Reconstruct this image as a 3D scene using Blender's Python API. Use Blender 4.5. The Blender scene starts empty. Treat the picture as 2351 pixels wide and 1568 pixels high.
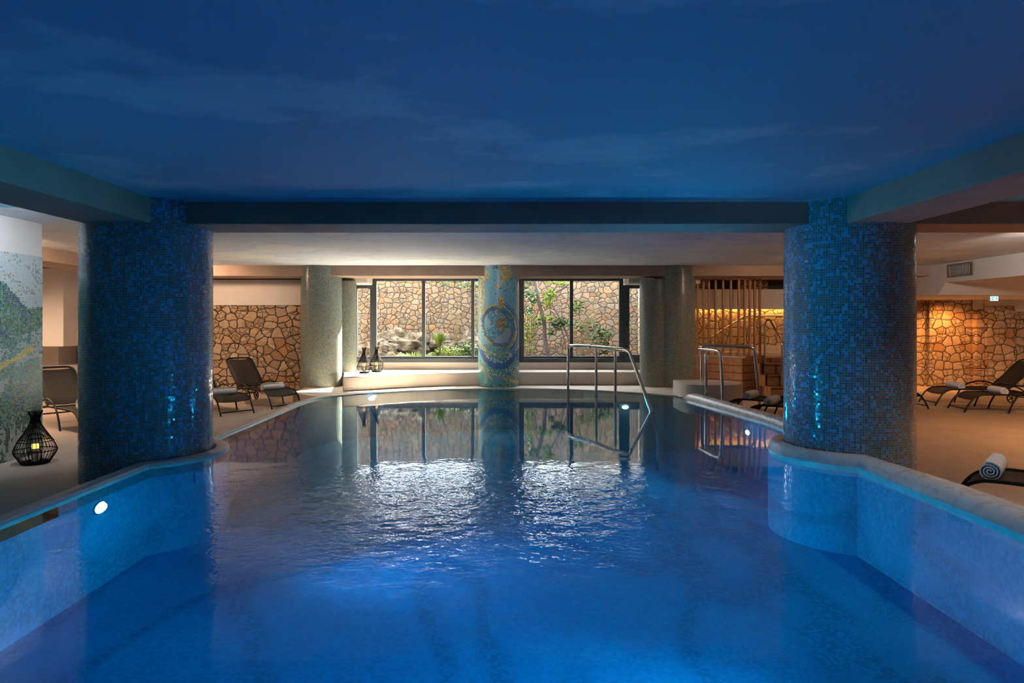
import bpy, bmesh, math, random
from mathutils import Vector, Matrix, noise as mnoise
from mathutils.geometry import tessellate_polygon

random.seed(11)
PI = math.pi
SC = bpy.context.scene
COL = SC.collection

# ------------------------------------------------------------------ levels
CAM_Z = 1.6          # the deck is z = 0
WATER = 0.228
CEIL = 2.842
BEAM = 2.616
SIDE_BEAM = 2.587
BENCH = 0.53
CL = (-3.807, 6.97)   # big column by the poolside, lantern side
CR = (3.649, 6.97)

# ------------------------------------------------------------------ mesh helpers
class MB:
    def __init__(self):
        self.v = []; self.f = []; self.uv = []; self.has_uv = False
    def add(self, verts, faces, uvs=None):
        o = len(self.v)
        self.v += [tuple(p) for p in verts]
        for i, f in enumerate(faces):
            self.f.append([o + k for k in f])
            self.uv.append(uvs[i] if uvs else None)
        if uvs: self.has_uv = True
        return self
    def box(self, x0, x1, y0, y1, z0, z1):
        v = [(x0,y0,z0),(x1,y0,z0),(x1,y1,z0),(x0,y1,z0),(x0,y0,z1),(x1,y0,z1),(x1,y1,z1),(x0,y1,z1)]
        return self.add(v, [(0,3,2,1),(4,5,6,7),(0,1,5,4),(1,2,6,5),(2,3,7,6),(3,0,4,7)])
    def obox(self, p, q, w, h, up=(0,0,1)):
        """a bar of section w x h from p to q"""
        p = Vector(p); q = Vector(q); d = (q-p).normalized()
        u = Vector(up); s = d.cross(u)
        if s.length < 1e-5: s = d.cross(Vector((1,0,0)))
        s.normalize(); u = s.cross(d).normalized()
        v = []
        for c in (p, q):
            for a, b in ((-1,-1),(1,-1),(1,1),(-1,1)):
                v.append(c + s*a*w/2 + u*b*h/2)
        return self.add(v, [(0,1,2,3),(7,6,5,4),(0,4,5,1),(1,5,6,2),(2,6,7,3),(3,7,4,0)])
    def prism(self, pts, z0, z1):
        n = len(pts)
        v = [(x,y,z0) for x,y in pts] + [(x,y,z1) for x,y in pts]
        tri = tessellate_polygon([[Vector((x,y,0)) for x,y in pts]])
        f = []
        for t in tri:
            a,b,c = [Vector((pts[i][0],pts[i][1],0)) for i in t]
            if (b-a).cross(c-a).z < 0: t = (t[0],t[2],t[1])
            f.append((n+t[0],n+t[1],n+t[2])); f.append((t[0],t[2],t[1]))
        area = sum(pts[i][0]*pts[(i+1)%n][1]-pts[(i+1)%n][0]*pts[i][1] for i in range(n))
        for i in range(n):
            j = (i+1)%n
            f.append((i,j,n+j,n+i) if area > 0 else (j,i,n+i,n+j))
        return self.add(v, f)
    def prism_x(self, prof, x0, x1):
        """profile in (y,z) extruded along x"""
        n = len(prof)
        v = [(x0,y,z) for y,z in prof] + [(x1,y,z) for y,z in prof]
        tri = tessellate_polygon([[Vector((y,z,0)) for y,z in prof]])
        f = []
        for t in tri:
            f.append(tuple(t)); f.append(tuple(n+i for i in reversed(t)))
        for i in range(n):
            j = (i+1)%n; f.append((i,j,n+j,n+i))
        return self.add(v, f)
    def tube(self, pts, r, seg=8, caps=True, closed=False):
        pts = [Vector(p) for p in pts]; n = len(pts)
        rr = r if isinstance(r, (list,tuple)) else [r]*n
        tang = []
        for i in range(n):
            if closed: t = pts[(i+1)%n]-pts[i-1]
            else: t = pts[min(i+1,n-1)]-pts[max(i-1,0)]
            tang.append(t.normalized() if t.length > 1e-9 else Vector((0,0,1)))
        a = Vector((0,0,1))
        if abs(tang[0].dot(a)) > .9: a = Vector((1,0,0))
        u = (a - tang[0]*a.dot(tang[0])).normalized()
        v = []
        for i in range(n):
            u = u - tang[i]*u.dot(tang[i])
            if u.length < 1e-6: u = Vector((1,0,0)) - tang[i]*tang[i].x
            u.normalize(); w = tang[i].cross(u)
            for k in range(seg):
                t = 2*PI*k/seg
                v.append(pts[i] + (u*math.cos(t)+w*math.sin(t))*rr[i])
        f = []
        for i in range(n if closed else n-1):
            i2 = (i+1)%n
            for k in range(seg):
                k2 = (k+1)%seg
                f.append((i*seg+k, i*seg+k2, i2*seg+k2, i2*seg+k))
        if caps and not closed:
            f.append(tuple(reversed(range(seg)))); f.append(tuple((n-1)*seg+k for k in range(seg)))
        return self.add(v, f)
    def ring(self, c, R, r, seg=28, ts=6):
        return self.tube([(c[0]+R*math.cos(2*PI*k/seg), c[1]+R*math.sin(2*PI*k/seg), c[2]) for k in range(seg)], r, ts, closed=True)
    def lathe(self, prof, seg=24, c=(0,0,0)):
        v = []; n = len(prof)
        for r,z in prof:
            for k in range(seg):
                t = 2*PI*k/seg; v.append((c[0]+r*math.cos(t), c[1]+r*math.sin(t), c[2]+z))
        f = []
        for i in range(n-1):
            for k in range(seg):
                k2 = (k+1)%seg
                f.append((i*seg+k, i*seg+k2, (i+1)*seg+k2, (i+1)*seg+k))
        f.append(tuple(reversed(range(seg)))); f.append(tuple((n-1)*seg+k for k in range(seg)))
        return self.add(v, f)
    def sphere(self, c, r, nu=10, nv=7, jig=0.0, sc=(1,1,1)):
        v = []; f = []
        off = Vector((random.uniform(-50,50),)*3)
        for j in range(nv+1):
            th = PI*j/nv
            for i in range(nu):
                ph = 2*PI*i/nu
                d = Vector((math.sin(th)*math.cos(ph), math.sin(th)*math.sin(ph), math.cos(th)))
                q = 1.0
                if jig:
                    q += jig*mnoise.noise(d*1.6+off) + .55*jig*mnoise.noise(d*4.1+off) + .3*jig*mnoise.noise(d*9+off)
                v.append((c[0]+d.x*r*q*sc[0], c[1]+d.y*r*q*sc[1], c[2]+d.z*r*q*sc[2]))
        for j in range(nv):
            for i in range(nu):
                i2 = (i+1)%nu
                f.append((j*nu+i,(j+1)*nu+i,(j+1)*nu+i2,j*nu+i2))
        return self.add(v, f)
    def build(self, name, mat, parent=None, smooth=False, bevel=0.0, loc=None, rotz=0.0, recalc=False):
        me = bpy.data.meshes.new(name)
        me.from_pydata(self.v, [], self.f)
        if self.has_uv:
            lay = me.uv_layers.new(name='UVMap')
            li = 0
            for i, p in enumerate(me.polygons):
                u = self.uv[i]
                for k in range(p.loop_total):
                    if u: lay.data[p.loop_start+k].uv = u[k]
        me.validate(); me.update()
        if recalc:
            b = bmesh.new(); b.from_mesh(me); bmesh.ops.recalc_face_normals(b, faces=b.faces); b.to_mesh(me); b.free()
        if mat: me.materials.append(mat)
        if smooth:
            me.polygons.foreach_set('use_smooth', [True]*len(me.polygons))
            try: me.set_sharp_from_angle(angle=math.radians(40))
            except Exception: pass
        o = bpy.data.objects.new(name, me); COL.objects.link(o)
        if parent: o.parent = parent
        if loc: o.location = loc
        o.rotation_euler.z = rotz
        if bevel > 0:
            m = o.modifiers.new('Bevel', 'BEVEL'); m.width = bevel; m.segments = 2; m.limit_method = 'ANGLE'; m.angle_limit = math.radians(40)
        return o

def tag(o, label=None, cat=None, group=None, kind=None):
    if label: o['label'] = label
    if cat: o['category'] = cat
    if group: o['group'] = group
    if kind: o['kind'] = kind
    return o
def empty(name, loc=(0,0,0), rz=0.0):
    o = bpy.data.objects.new(name, None); COL.objects.link(o)
    o.location = loc; o.rotation_euler.z = rz; o.empty_display_size = .1
    return o
def struct(o, label=None):
    o['kind'] = 'structure'
    if label: o['label'] = label
    return o
def copy_tree(o, parent=None):
    kids = [c for c in COL.objects if c.parent == o]
    c = o.copy(); COL.objects.link(c)
    if parent is not None: c.parent = parent
    for k in kids: copy_tree(k, c)
    return c
def smooth_path(pts, sub=5):
    """Catmull-Rom through the points"""
    P = [Vector(p) for p in pts]; out = []
    for i in range(len(P)-1):
        p0 = P[i-1] if i > 0 else P[0]*2-P[1]
        p1, p2 = P[i], P[i+1]
        p3 = P[i+2] if i+2 < len(P) else P[-1]*2-P[-2]
        for k in range(sub):
            t = k/sub
            out.append(.5*((2*p1)+(p2-p0)*t+(2*p0-5*p1+4*p2-p3)*t*t+(3*p1-p0-3*p2+p3)*t**3))
    out.append(P[-1]); return out

# ------------------------------------------------------------------ material helpers
def newmat(name):
    m = bpy.data.materials.new(name); m.use_nodes = True
    nt = m.node_tree; nt.nodes.clear()
    return m, nt
def N(nt, t, **kw):
    n = nt.nodes.new(t)
    for k, v in kw.items():
        if k in n.inputs.keys() if hasattr(n.inputs,'keys') else False: n.inputs[k].default_value = v
        else: setattr(n, k, v)
    return n
def L(nt, a, b): nt.links.new(a, b)
def out_bsdf(nt, **kw):
    o = nt.nodes.new('ShaderNodeOutputMaterial'); b = nt.nodes.new('ShaderNodeBsdfPrincipled')
    L(nt, b.outputs[0], o.inputs[0])
    for k, v in kw.items():
        b.inputs[k.replace('_',' ')].default_value = v
    return b
def math_(nt, op, a, b=None, c=None):
    n = nt.nodes.new('ShaderNodeMath'); n.operation = op
    for i, x in enumerate((a,b,c)):
        if x is None: continue
        if isinstance(x, (int,float)): n.inputs[i].default_value = x
        else: L(nt, x, n.inputs[i])
    return n.outputs[0]
def mixc(nt, fac, a, b, typ='MIX'):
    n = nt.nodes.new('ShaderNodeMix'); n.data_type = 'RGBA'; n.blend_type = typ
    if isinstance(fac,(int,float)): n.inputs[0].default_value = fac
    else: L(nt, fac, n.inputs[0])
    for i, x in ((6,a),(7,b)):
        if isinstance(x, tuple): n.inputs[i].default_value = (*x[:3],1)
        else: L(nt, x, n.inputs[i])
    return n.outputs[2]
def ramp(nt, fac, stops, interp='LINEAR'):
    n = nt.nodes.new('ShaderNodeValToRGB'); cr = n.color_ramp; cr.interpolation = interp
    while len(cr.elements) < len(stops): cr.elements.new(1.0)
    for e, (p, c) in zip(cr.elements, stops):
        e.position = p; e.color = (*c[:3],1) if isinstance(c, tuple) else (c,c,c,1)
    L(nt, fac, n.inputs[0]); return n.outputs[0]
def noise_(nt, vec, scale, detail=3.0, rough=.5, dims='3D'):
    n = nt.nodes.new('ShaderNodeTexNoise'); n.noise_dimensions = dims
    n.inputs['Scale'].default_value = scale; n.inputs['Detail'].default_value = detail; n.inputs['Roughness'].default_value = rough
    if vec is not None: L(nt, vec, n.inputs['Vector'])
    return n
def pos_(nt): return nt.nodes.new('ShaderNodeNewGeometry').outputs['Position']
def mapping(nt, vec, scale=(1,1,1), loc=(0,0,0), rot=(0,0,0)):
    n = nt.nodes.new('ShaderNodeMapping'); n.inputs['Scale'].default_value = scale; n.inputs['Location'].default_value = loc; n.inputs['Rotation'].default_value = rot
    L(nt, vec, n.inputs['Vector']); return n.outputs[0]
def bump(nt, h, strength=.3, dist=.02, normal=None):
    n = nt.nodes.new('ShaderNodeBump'); n.inputs['Strength'].default_value = strength; n.inputs['Distance'].default_value = dist
    L(nt, h, n.inputs['Height'])
    if normal: L(nt, normal, n.inputs['Normal'])
    return n.outputs[0]

def plaster(name, col, var=.08, scale=6.0, rough=.75, bmp=.12):
    m, nt = newmat(name); b = out_bsdf(nt, Roughness=rough)
    p = pos_(nt); n1 = noise_(nt, p, scale, 5.0, .6); n2 = noise_(nt, p, 90.0, 2.0)
    d = tuple(c*(1-var) for c in col); e = tuple(min(1,c*(1+var)) for c in col)
    L(nt, ramp(nt, n1.outputs[0], [(.3,d),(.7,e)]), b.inputs['Base Color'])
    L(nt, bump(nt, n2.outputs[0], bmp, .004), b.inputs['Normal'])
    return m
def metal(name, col, rough, metallic=1.0):
    m, nt = newmat(name); b = out_bsdf(nt, Roughness=rough, Metallic=metallic)
    b.inputs['Base Color'].default_value = (*col,1)
    n = noise_(nt, pos_(nt), 60.0, 2.0)
    L(nt, math_(nt, 'MULTIPLY_ADD', n.outputs[0], .1, rough-.05), b.inputs['Roughness'])
    return m
def emit(name, col, s):
    m, nt = newmat(name); o = nt.nodes.new('ShaderNodeOutputMaterial'); e = nt.nodes.new('ShaderNodeEmission')
    e.inputs[0].default_value = (*col,1); e.inputs[1].default_value = s; L(nt, e.outputs[0], o.inputs[0]); return m

def tiles(name, palette_lo, palette_hi, split=None, grout=(.32,.36,.36), rough=.16, jitter=.10, gw=.075, big=1.0):
    """glass mosaic: UVs count tiles; palette_lo / palette_hi are mixed tile by tile by a slow noise"""
    m, nt = newmat(name); b = out_bsdf(nt, Roughness=rough)
    uv = nt.nodes.new('ShaderNodeUVMap').outputs[0]
    fl = nt.nodes.new('ShaderNodeVectorMath'); fl.operation = 'FLOOR'; L(nt, uv, fl.inputs[0])
    fr = nt.nodes.new('ShaderNodeVectorMath'); fr.operation = 'FRACTION'; L(nt, uv, fr.inputs[0])
    wn = nt.nodes.new('ShaderNodeTexWhiteNoise'); wn.noise_dimensions = '2D'; L(nt, fl.outputs[0], wn.inputs[0])
    sx = nt.nodes.new('ShaderNodeSeparateXYZ'); L(nt, fr.outputs[0], sx.inputs[0])
    ex = math_(nt, 'MINIMUM', sx.outputs[0], math_(nt, 'SUBTRACT', 1.0, sx.outputs[0]))
    ey = math_(nt, 'MINIMUM', sx.outputs[1], math_(nt, 'SUBTRACT', 1.0, sx.outputs[1]))
    e = math_(nt, 'MINIMUM', ex, ey)
    gm = math_(nt, 'LESS_THAN', e, gw)
    k = len(palette_lo)
    lo = ramp(nt, wn.outputs[0], [(i/k, c) for i, c in enumerate(palette_lo)], 'CONSTANT')
    k = len(palette_hi)
    hi = ramp(nt, wn.outputs[0], [(i/k, c) for i, c in enumerate(palette_hi)], 'CONSTANT')
    n = noise_(nt, mapping(nt, fl.outputs[0], (1,1,1)), .05*big, 4.0, .7)
    wn2 = nt.nodes.new('ShaderNodeTexWhiteNoise'); wn2.noise_dimensions = '3D'; L(nt, mapping(nt, fl.outputs[0], (1,1,1),(7,3,5)), wn2.inputs[0])
    t = math_(nt, 'MULTIPLY_ADD', n.outputs[0], 4.0, -2.0)
    if split is not None:
        sz = nt.nodes.new('ShaderNodeSeparateXYZ'); L(nt, fl.outputs[0], sz.inputs[0])
        t = math_(nt, 'ADD', t, math_(nt, 'MULTIPLY_ADD', sz.outputs[1], split[0], split[1]))
    mk = math_(nt, 'GREATER_THAN', t, math_(nt, 'MULTIPLY_ADD', wn2.outputs[0], 2.0, -1.0))
    col = mixc(nt, mk, lo, hi)
    col = mixc(nt, gm, col, grout)
    L(nt, col, b.inputs['Base Color'])
    L(nt, math_(nt, 'MULTIPLY_ADD', gm, .5, rough), b.inputs['Roughness'])
    g = nt.nodes.new('ShaderNodeNewGeometry')
    v1 = nt.nodes.new('ShaderNodeVectorMath'); v1.operation = 'SUBTRACT'; L(nt, wn.outputs[1], v1.inputs[0]); v1.inputs[1].default_value = (.5,.5,.5)
    v2 = nt.nodes.new('ShaderNodeVectorMath'); v2.operation = 'SCALE'; L(nt, v1.outputs[0], v2.inputs[0]); v2.inputs['Scale'].default_value = jitter
    v3 = nt.nodes.new('ShaderNodeVectorMath'); v3.operation = 'ADD'; L(nt, v2.outputs[0], v3.inputs[0]); L(nt, g.outputs['Normal'], v3.inputs[1])
    v4 = nt.nodes.new('ShaderNodeVectorMath'); v4.operation = 'NORMALIZE'; L(nt, v3.outputs[0], v4.inputs[0])
    L(nt, bump(nt, math_(nt, 'MINIMUM', e, gw*1.6), .5, .01, v4.outputs[0]), b.inputs['Normal'])
    return m
def attr_tiles(name, rough=.2, grout=(.22,.28,.28), gw=.07, jitter=.06):
    """mosaic picture: each tile is a face with its own colour attribute"""
    m, nt = newmat(name); b = out_bsdf(nt, Roughness=rough)
    at = nt.nodes.new('ShaderNodeAttribute'); at.attribute_name = 'tile'
    uv = nt.nodes.new('ShaderNodeUVMap').outputs[0]
    fr = nt.nodes.new('ShaderNodeVectorMath'); fr.operation = 'FRACTION'; L(nt, uv, fr.inputs[0])
    sx = nt.nodes.new('ShaderNodeSeparateXYZ'); L(nt, fr.outputs[0], sx.inputs[0])
    ex = math_(nt, 'MINIMUM', sx.outputs[0], math_(nt, 'SUBTRACT', 1.0, sx.outputs[0]))
    ey = math_(nt, 'MINIMUM', sx.outputs[1], math_(nt, 'SUBTRACT', 1.0, sx.outputs[1]))
    e = math_(nt, 'MINIMUM', ex, ey); gm = math_(nt, 'LESS_THAN', e, gw)
    L(nt, mixc(nt, gm, at.outputs['Color'], grout), b.inputs['Base Color'])
    L(nt, math_(nt, 'MULTIPLY_ADD', gm, .5, rough), b.inputs['Roughness'])
    L(nt, bump(nt, math_(nt, 'MINIMUM', e, gw*1.5), .4, .01), b.inputs['Normal'])
    return m

def stone(name, axes, scale=3.2, stops=None, joint=(.010,.007,.005), jw=.068, zs=1.2, seed=0.0, warp=.20, rand=.9, split=.52):
    """irregular dry-stone facing with dark joints; axes picks the wall's two directions"""
    m, nt = newmat(name); b = out_bsdf(nt, Roughness=.85)
    p = pos_(nt); s = nt.nodes.new('ShaderNodeSeparateXYZ'); L(nt, p, s.inputs[0])
    c = nt.nodes.new('ShaderNodeCombineXYZ'); L(nt, math_(nt,'ADD', s.outputs[0], s.outputs[1]), c.inputs[0]); L(nt, math_(nt,'MULTIPLY',s.outputs[axes[1]],zs), c.inputs[1])
    base = mapping(nt, c.outputs[0], (1,1,1), (seed, seed*.37, 0))
    nd = noise_(nt, base, 2.2, 3.0, .6)
    dv = nt.nodes.new('ShaderNodeVectorMath'); dv.operation = 'MULTIPLY_ADD'
    L(nt, nd.outputs[1], dv.inputs[0]); dv.inputs[1].default_value = (warp,warp,0); L(nt, base, dv.inputs[2])
    nf = noise_(nt, base, 14.0, 2.0, .6)
    dv2 = nt.nodes.new('ShaderNodeVectorMath'); dv2.operation = 'MULTIPLY_ADD'
    L(nt, nf.outputs[1], dv2.inputs[0]); dv2.inputs[1].default_value = (.028,.028,0); L(nt, dv.outputs[0], dv2.inputs[2])
    vec = dv2.outputs[0]
    def vor(feature, sc):
        v = nt.nodes.new('ShaderNodeTexVoronoi'); v.voronoi_dimensions = '2D'; v.feature = feature
        v.inputs['Scale'].default_value = sc; v.inputs['Randomness'].default_value = rand; L(nt, vec, v.inputs['Vector']); return v
    # two sizes of stone, in patches
    big = noise_(nt, mapping(nt, base, (1,1,1),(4,9,0)), .9, 1.0)
    e1 = vor('DISTANCE_TO_EDGE', scale); c1 = vor('F1', scale); e2 = vor('DISTANCE_TO_EDGE', scale*1.75); c2 = vor('F1', scale*1.75)
    r1 = nt.nodes.new('ShaderNodeSeparateColor'); L(nt, c1.outputs['Color'], r1.inputs[0])
    sub = math_(nt, 'GREATER_THAN', r1.outputs[1], split)      # some stones are split into smaller ones
    ed2 = math_(nt, 'ADD', math_(nt, 'MULTIPLY', e2.outputs['Distance'], 1.5), math_(nt, 'SUBTRACT', 1.0, sub))
    ed = math_(nt, 'MINIMUM', e1.outputs['Distance'], ed2)
    rnd = nt.nodes.new('ShaderNodeSeparateColor'); L(nt, mixc(nt, sub, c1.outputs['Color'], c2.outputs['Color']), rnd.inputs[0])
    stops = stops or [(0.0,(.33,.20,.10)),(.25,(.46,.32,.19)),(.5,(.38,.27,.17)),(.75,(.52,.40,.27)),(1.0,(.44,.25,.11))]
    col = ramp(nt, rnd.outputs[0], stops)
    n1 = noise_(nt, base, 9.0, 6.0, .7); n2 = noise_(nt, base, 30.0, 4.0, .7); n3 = noise_(nt, mapping(nt, base,(1,1,1),(3,1,0)), 4.0, 3.0)
    col = mixc(nt, math_(nt,'MULTIPLY', ramp(nt, n3.outputs[0], [(.5,0.0),(.72,1.0)]), .6), col, (.40,.17,.05))
    col = mixc(nt, math_(nt,'MULTIPLY', ramp(nt, n1.outputs[0], [(.45,0.0),(.75,1.0)]), .55), col, (.17,.13,.10))
    pits = ramp(nt, n2.outputs[0], [(.62,0.0),(.72,1.0)])
    col = mixc(nt, math_(nt,'MULTIPLY', pits, .6), col, (.06,.04,.03))
    edw = math_(nt, 'ADD', ed, math_(nt, 'MULTIPLY_ADD', n2.outputs[0], .05, -.025))
    jm = ramp(nt, edw, [(jw*.35,1.0),(jw,0.0)])
    col = mixc(nt, jm, col, joint)
    L(nt, col, b.inputs['Base Color'])
    h = ramp(nt, ed, [(0.0,0.0),(.05,.75),(.16,1.0)])
    h2 = math_(nt, 'ADD', h, math_(nt, 'MULTIPLY', n1.outputs[0], .55))
    h2 = math_(nt, 'ADD', h2, math_(nt, 'MULTIPLY', rnd.outputs[1], .5))
    h2 = math_(nt, 'SUBTRACT', h2, math_(nt, 'MULTIPLY', pits, .3))
    L(nt, bump(nt, h2, .9, .035), b.inputs['Normal'])
    return m

def wood(name, col, axis=0, scale=1.0):
    m, nt = newmat(name); b = out_bsdf(nt, Roughness=.5)
    sc = [3.0,3.0,3.0]; sc[axis] = .35
    p = mapping(nt, pos_(nt), tuple(x*scale for x in sc))
    n1 = noise_(nt, p, 7.0, 5.0, .6); n2 = noise_(nt, p, 1.2, 2.0)
    d = tuple(c*.62 for c in col); e = tuple(c*1.2 for c in col)
    c1 = ramp(nt, n1.outputs[0], [(.3,d),(.7,e)])
    c2 = mixc(nt, math_(nt,'MULTIPLY',n2.outputs[0],.5), c1, tuple(c*.7 for c in col))
    L(nt, c2, b.inputs['Base Color']); L(nt, bump(nt, n1.outputs[0], .15, .004), b.inputs['Normal'])
    return m

# ------------------------------------------------------------------ materials
M = {}
M['white'] = plaster('white_plaster', (.62,.58,.55), .05, 1.5, .8)
M['cream'] = plaster('cream_mosaic', (.63,.53,.44), .06, 40.0, .45, .1)
M['beam'] = plaster('taupe_beam', (.33,.235,.185), .12, 3.0, .8, .15)
M['deck'] = plaster('deck_screed', (.46,.37,.31), .12, 2.2, .55, .12)
M['coping_flat'] = plaster('coping_plaster', (.62,.55,.48), .08, 5.0, .35, .1)
M['steel'] = metal('polished_steel', (.62,.60,.57), .14)
M['black'] = metal('black_powder_coat', (.005,.0046,.0045), .45, .0)
M['black'].node_tree.nodes['Principled BSDF'].inputs['Specular IOR Level'].default_value = .3
M['wire'] = metal('black_wire', (.004,.0036,.0033), .8, .0)
M['wire'].node_tree.nodes['Principled BSDF'].inputs['Specular IOR Level'].default_value = .12
M['window'] = metal('anthracite_frame', (.055,.06,.066), .42, .2)
M['towel'] = plaster('white_towelling', (.74,.71,.68), .06, 60.0, .95, .5)
M['wood'] = wood('larch_boards', (.66,.31,.145), 0)
M['wood_dark'] = wood('dark_boards', (.20,.085,.035), 0)
M['slat'] = wood('pine_slats', (.46,.22,.09), 2)
M['rim'] = plaster('pale_rim', (.62,.50,.36), .06, 8.0, .5)
M['soil'] = plaster('garden_soil', (.09,.065,.045), .3, 4.0, .95, .5)
M['trunk'] = plaster('bark', (.085,.055,.042), .3, 14.0, .9, .5)
M['reed'] = plaster('dry_cane', (.16,.105,.035), .2, 14.0, .8)
M['dark'] = plaster('dark_void', (.012,.011,.010), .1, 3.0, .6)
M['vent'] = metal('grey_grille', (.22,.20,.19), .5, .3)
M['candle'] = None
M['led'] = emit('warm_led', (1.0,.47,.10), 55.0)
M['spot_on'] = emit('lit_downlight', (1.0,.62,.30), 14.0)
M['pool_on'] = emit('pool_lamp_glass', (.55,.82,1.0), 10.0)

def pool_finish(name, lo, hi):
    m, nt = newmat(name); b = out_bsdf(nt, Roughness=.8); b.inputs['Specular IOR Level'].default_value = .1
    p = pos_(nt); s = nt.nodes.new('ShaderNodeSeparateXYZ'); L(nt, p, s.inputs[0])
    t = 40.0
    sn = nt.nodes.new('ShaderNodeVectorMath'); sn.operation = 'SNAP'; L(nt, p, sn.inputs[0]); sn.inputs[1].default_value = (1/t,)*3
    wn = nt.nodes.new('ShaderNodeTexWhiteNoise'); wn.noise_dimensions = '3D'; L(nt, sn.outputs[0], wn.inputs[0])
    # drifting bands of darker tiles laid in the floor
    nb = noise_(nt, mapping(nt, sn.outputs[0], (.55,.22,.5), (2.3,0,0)), 2.0, 1.5, .5)
    band = ramp(nt, nb.outputs[0], [(.44,0.0),(.48,1.0),(.52,1.0),(.56,0.0)])
    on = math_(nt, 'MULTIPLY', band, math_(nt, 'GREATER_THAN', wn.outputs[0], .45))
    c = ramp(nt, wn.outputs[0], [(0.0,lo),(1.0,hi)])
    c = mixc(nt, math_(nt,'MULTIPLY',on,.45), c, tuple(x*.35 for x in lo))
    f = nt.nodes.new('ShaderNodeVectorMath'); f.operation = 'MULTIPLY'; L(nt, p, f.inputs[0]); f.inputs[1].default_value = (t,)*3
    fr = nt.nodes.new('ShaderNodeVectorMath'); fr.operation = 'FRACTION'; L(nt, f.outputs[0], fr.inputs[0])
    L(nt, c, b.inputs['Base Color'])
    return m
M['basin'] = pool_finish('blue_pool_mosaic', (.03,.33,.50), (.06,.46,.62))
M['basin_floor'] = pool_finish('blue_pool_floor_mosaic', (.02,.36,.62), (.04,.46,.72))

# painted sky on the ceiling
def sky_paint(name, base, cloud):
    m, nt = newmat(name); b = out_bsdf(nt, Roughness=.75)
    p = pos_(nt)
    pw = mapping(nt, p, (.55,1.25,1.0), (3.1,.6,0))
    nd = noise_(nt, pw, 1.1, 4.0, .6)
    n1 = noise_(nt, mapping(nt, p, (.55,.80,1.0), (1.7,4.4,0)), .85, 7.0, .62)
    c = mixc(nt, nd.outputs[0], *base)
    cl = ramp(nt, n1.outputs[0], [(.53,0.0),(.56,.45),(.60,.8),(.70,1.0)])
    edge = ramp(nt, n1.outputs[0], [(.515,0.0),(.53,1.0),(.545,0.0)])
    c = mixc(nt, math_(nt,'MULTIPLY',edge,.42), c, (.26,.36,.46))
    n3 = noise_(nt, mapping(nt, p, (.5,1.6,1.0)), 5.0, 5.0, .65)
    cc = ramp(nt, n3.outputs[0], [(.35,cloud[0]),(.65,cloud[1])])
    c = mixc(nt, math_(nt,'MULTIPLY',cl,.6), c, cc)
    L(nt, c, b.inputs['Base Color']); L(nt, bump(nt, noise_(nt, p, 70.0, 2.0).outputs[0], .08, .004), b.inputs['Normal'])
    return m
M['sky'] = sky_paint('painted_sky_pool_lit', ((.12,.37,.52),(.19,.43,.56)), ((.50,.62,.66),(.66,.70,.68)))  # near bay: the pool light's blue is put into the paint
M['sky_daylit'] = sky_paint('painted_sky_daylit', ((.50,.60,.70),(.66,.70,.74)), ((.74,.74,.72),(.88,.82,.72)))  # paler copy of the ceiling paint, daylight put into the colour

def coping_round():
    m, nt = newmat('polished_plaster_coping'); b = out_bsdf(nt, Roughness=.30)
    p = pos_(nt); n1 = noise_(nt, p, 7.0, 5.0, .65); n2 = noise_(nt, p, 38.0, 4.0, .6)
    L(nt, ramp(nt, n1.outputs[0], [(.3,(.60,.57,.53)),(.7,(.74,.70,.65))]), b.inputs['Base Color'])
    L(nt, math_(nt,'MULTIPLY_ADD',n1.outputs[0],.25,.16), b.inputs['Roughness'])
    h = math_(nt,'ADD', n2.outputs[0], math_(nt,'MULTIPLY',n1.outputs[0],1.5))
    L(nt, bump(nt, h, .35, .012), b.inputs['Normal'])
    return m
M['coping_round'] = coping_round()

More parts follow.
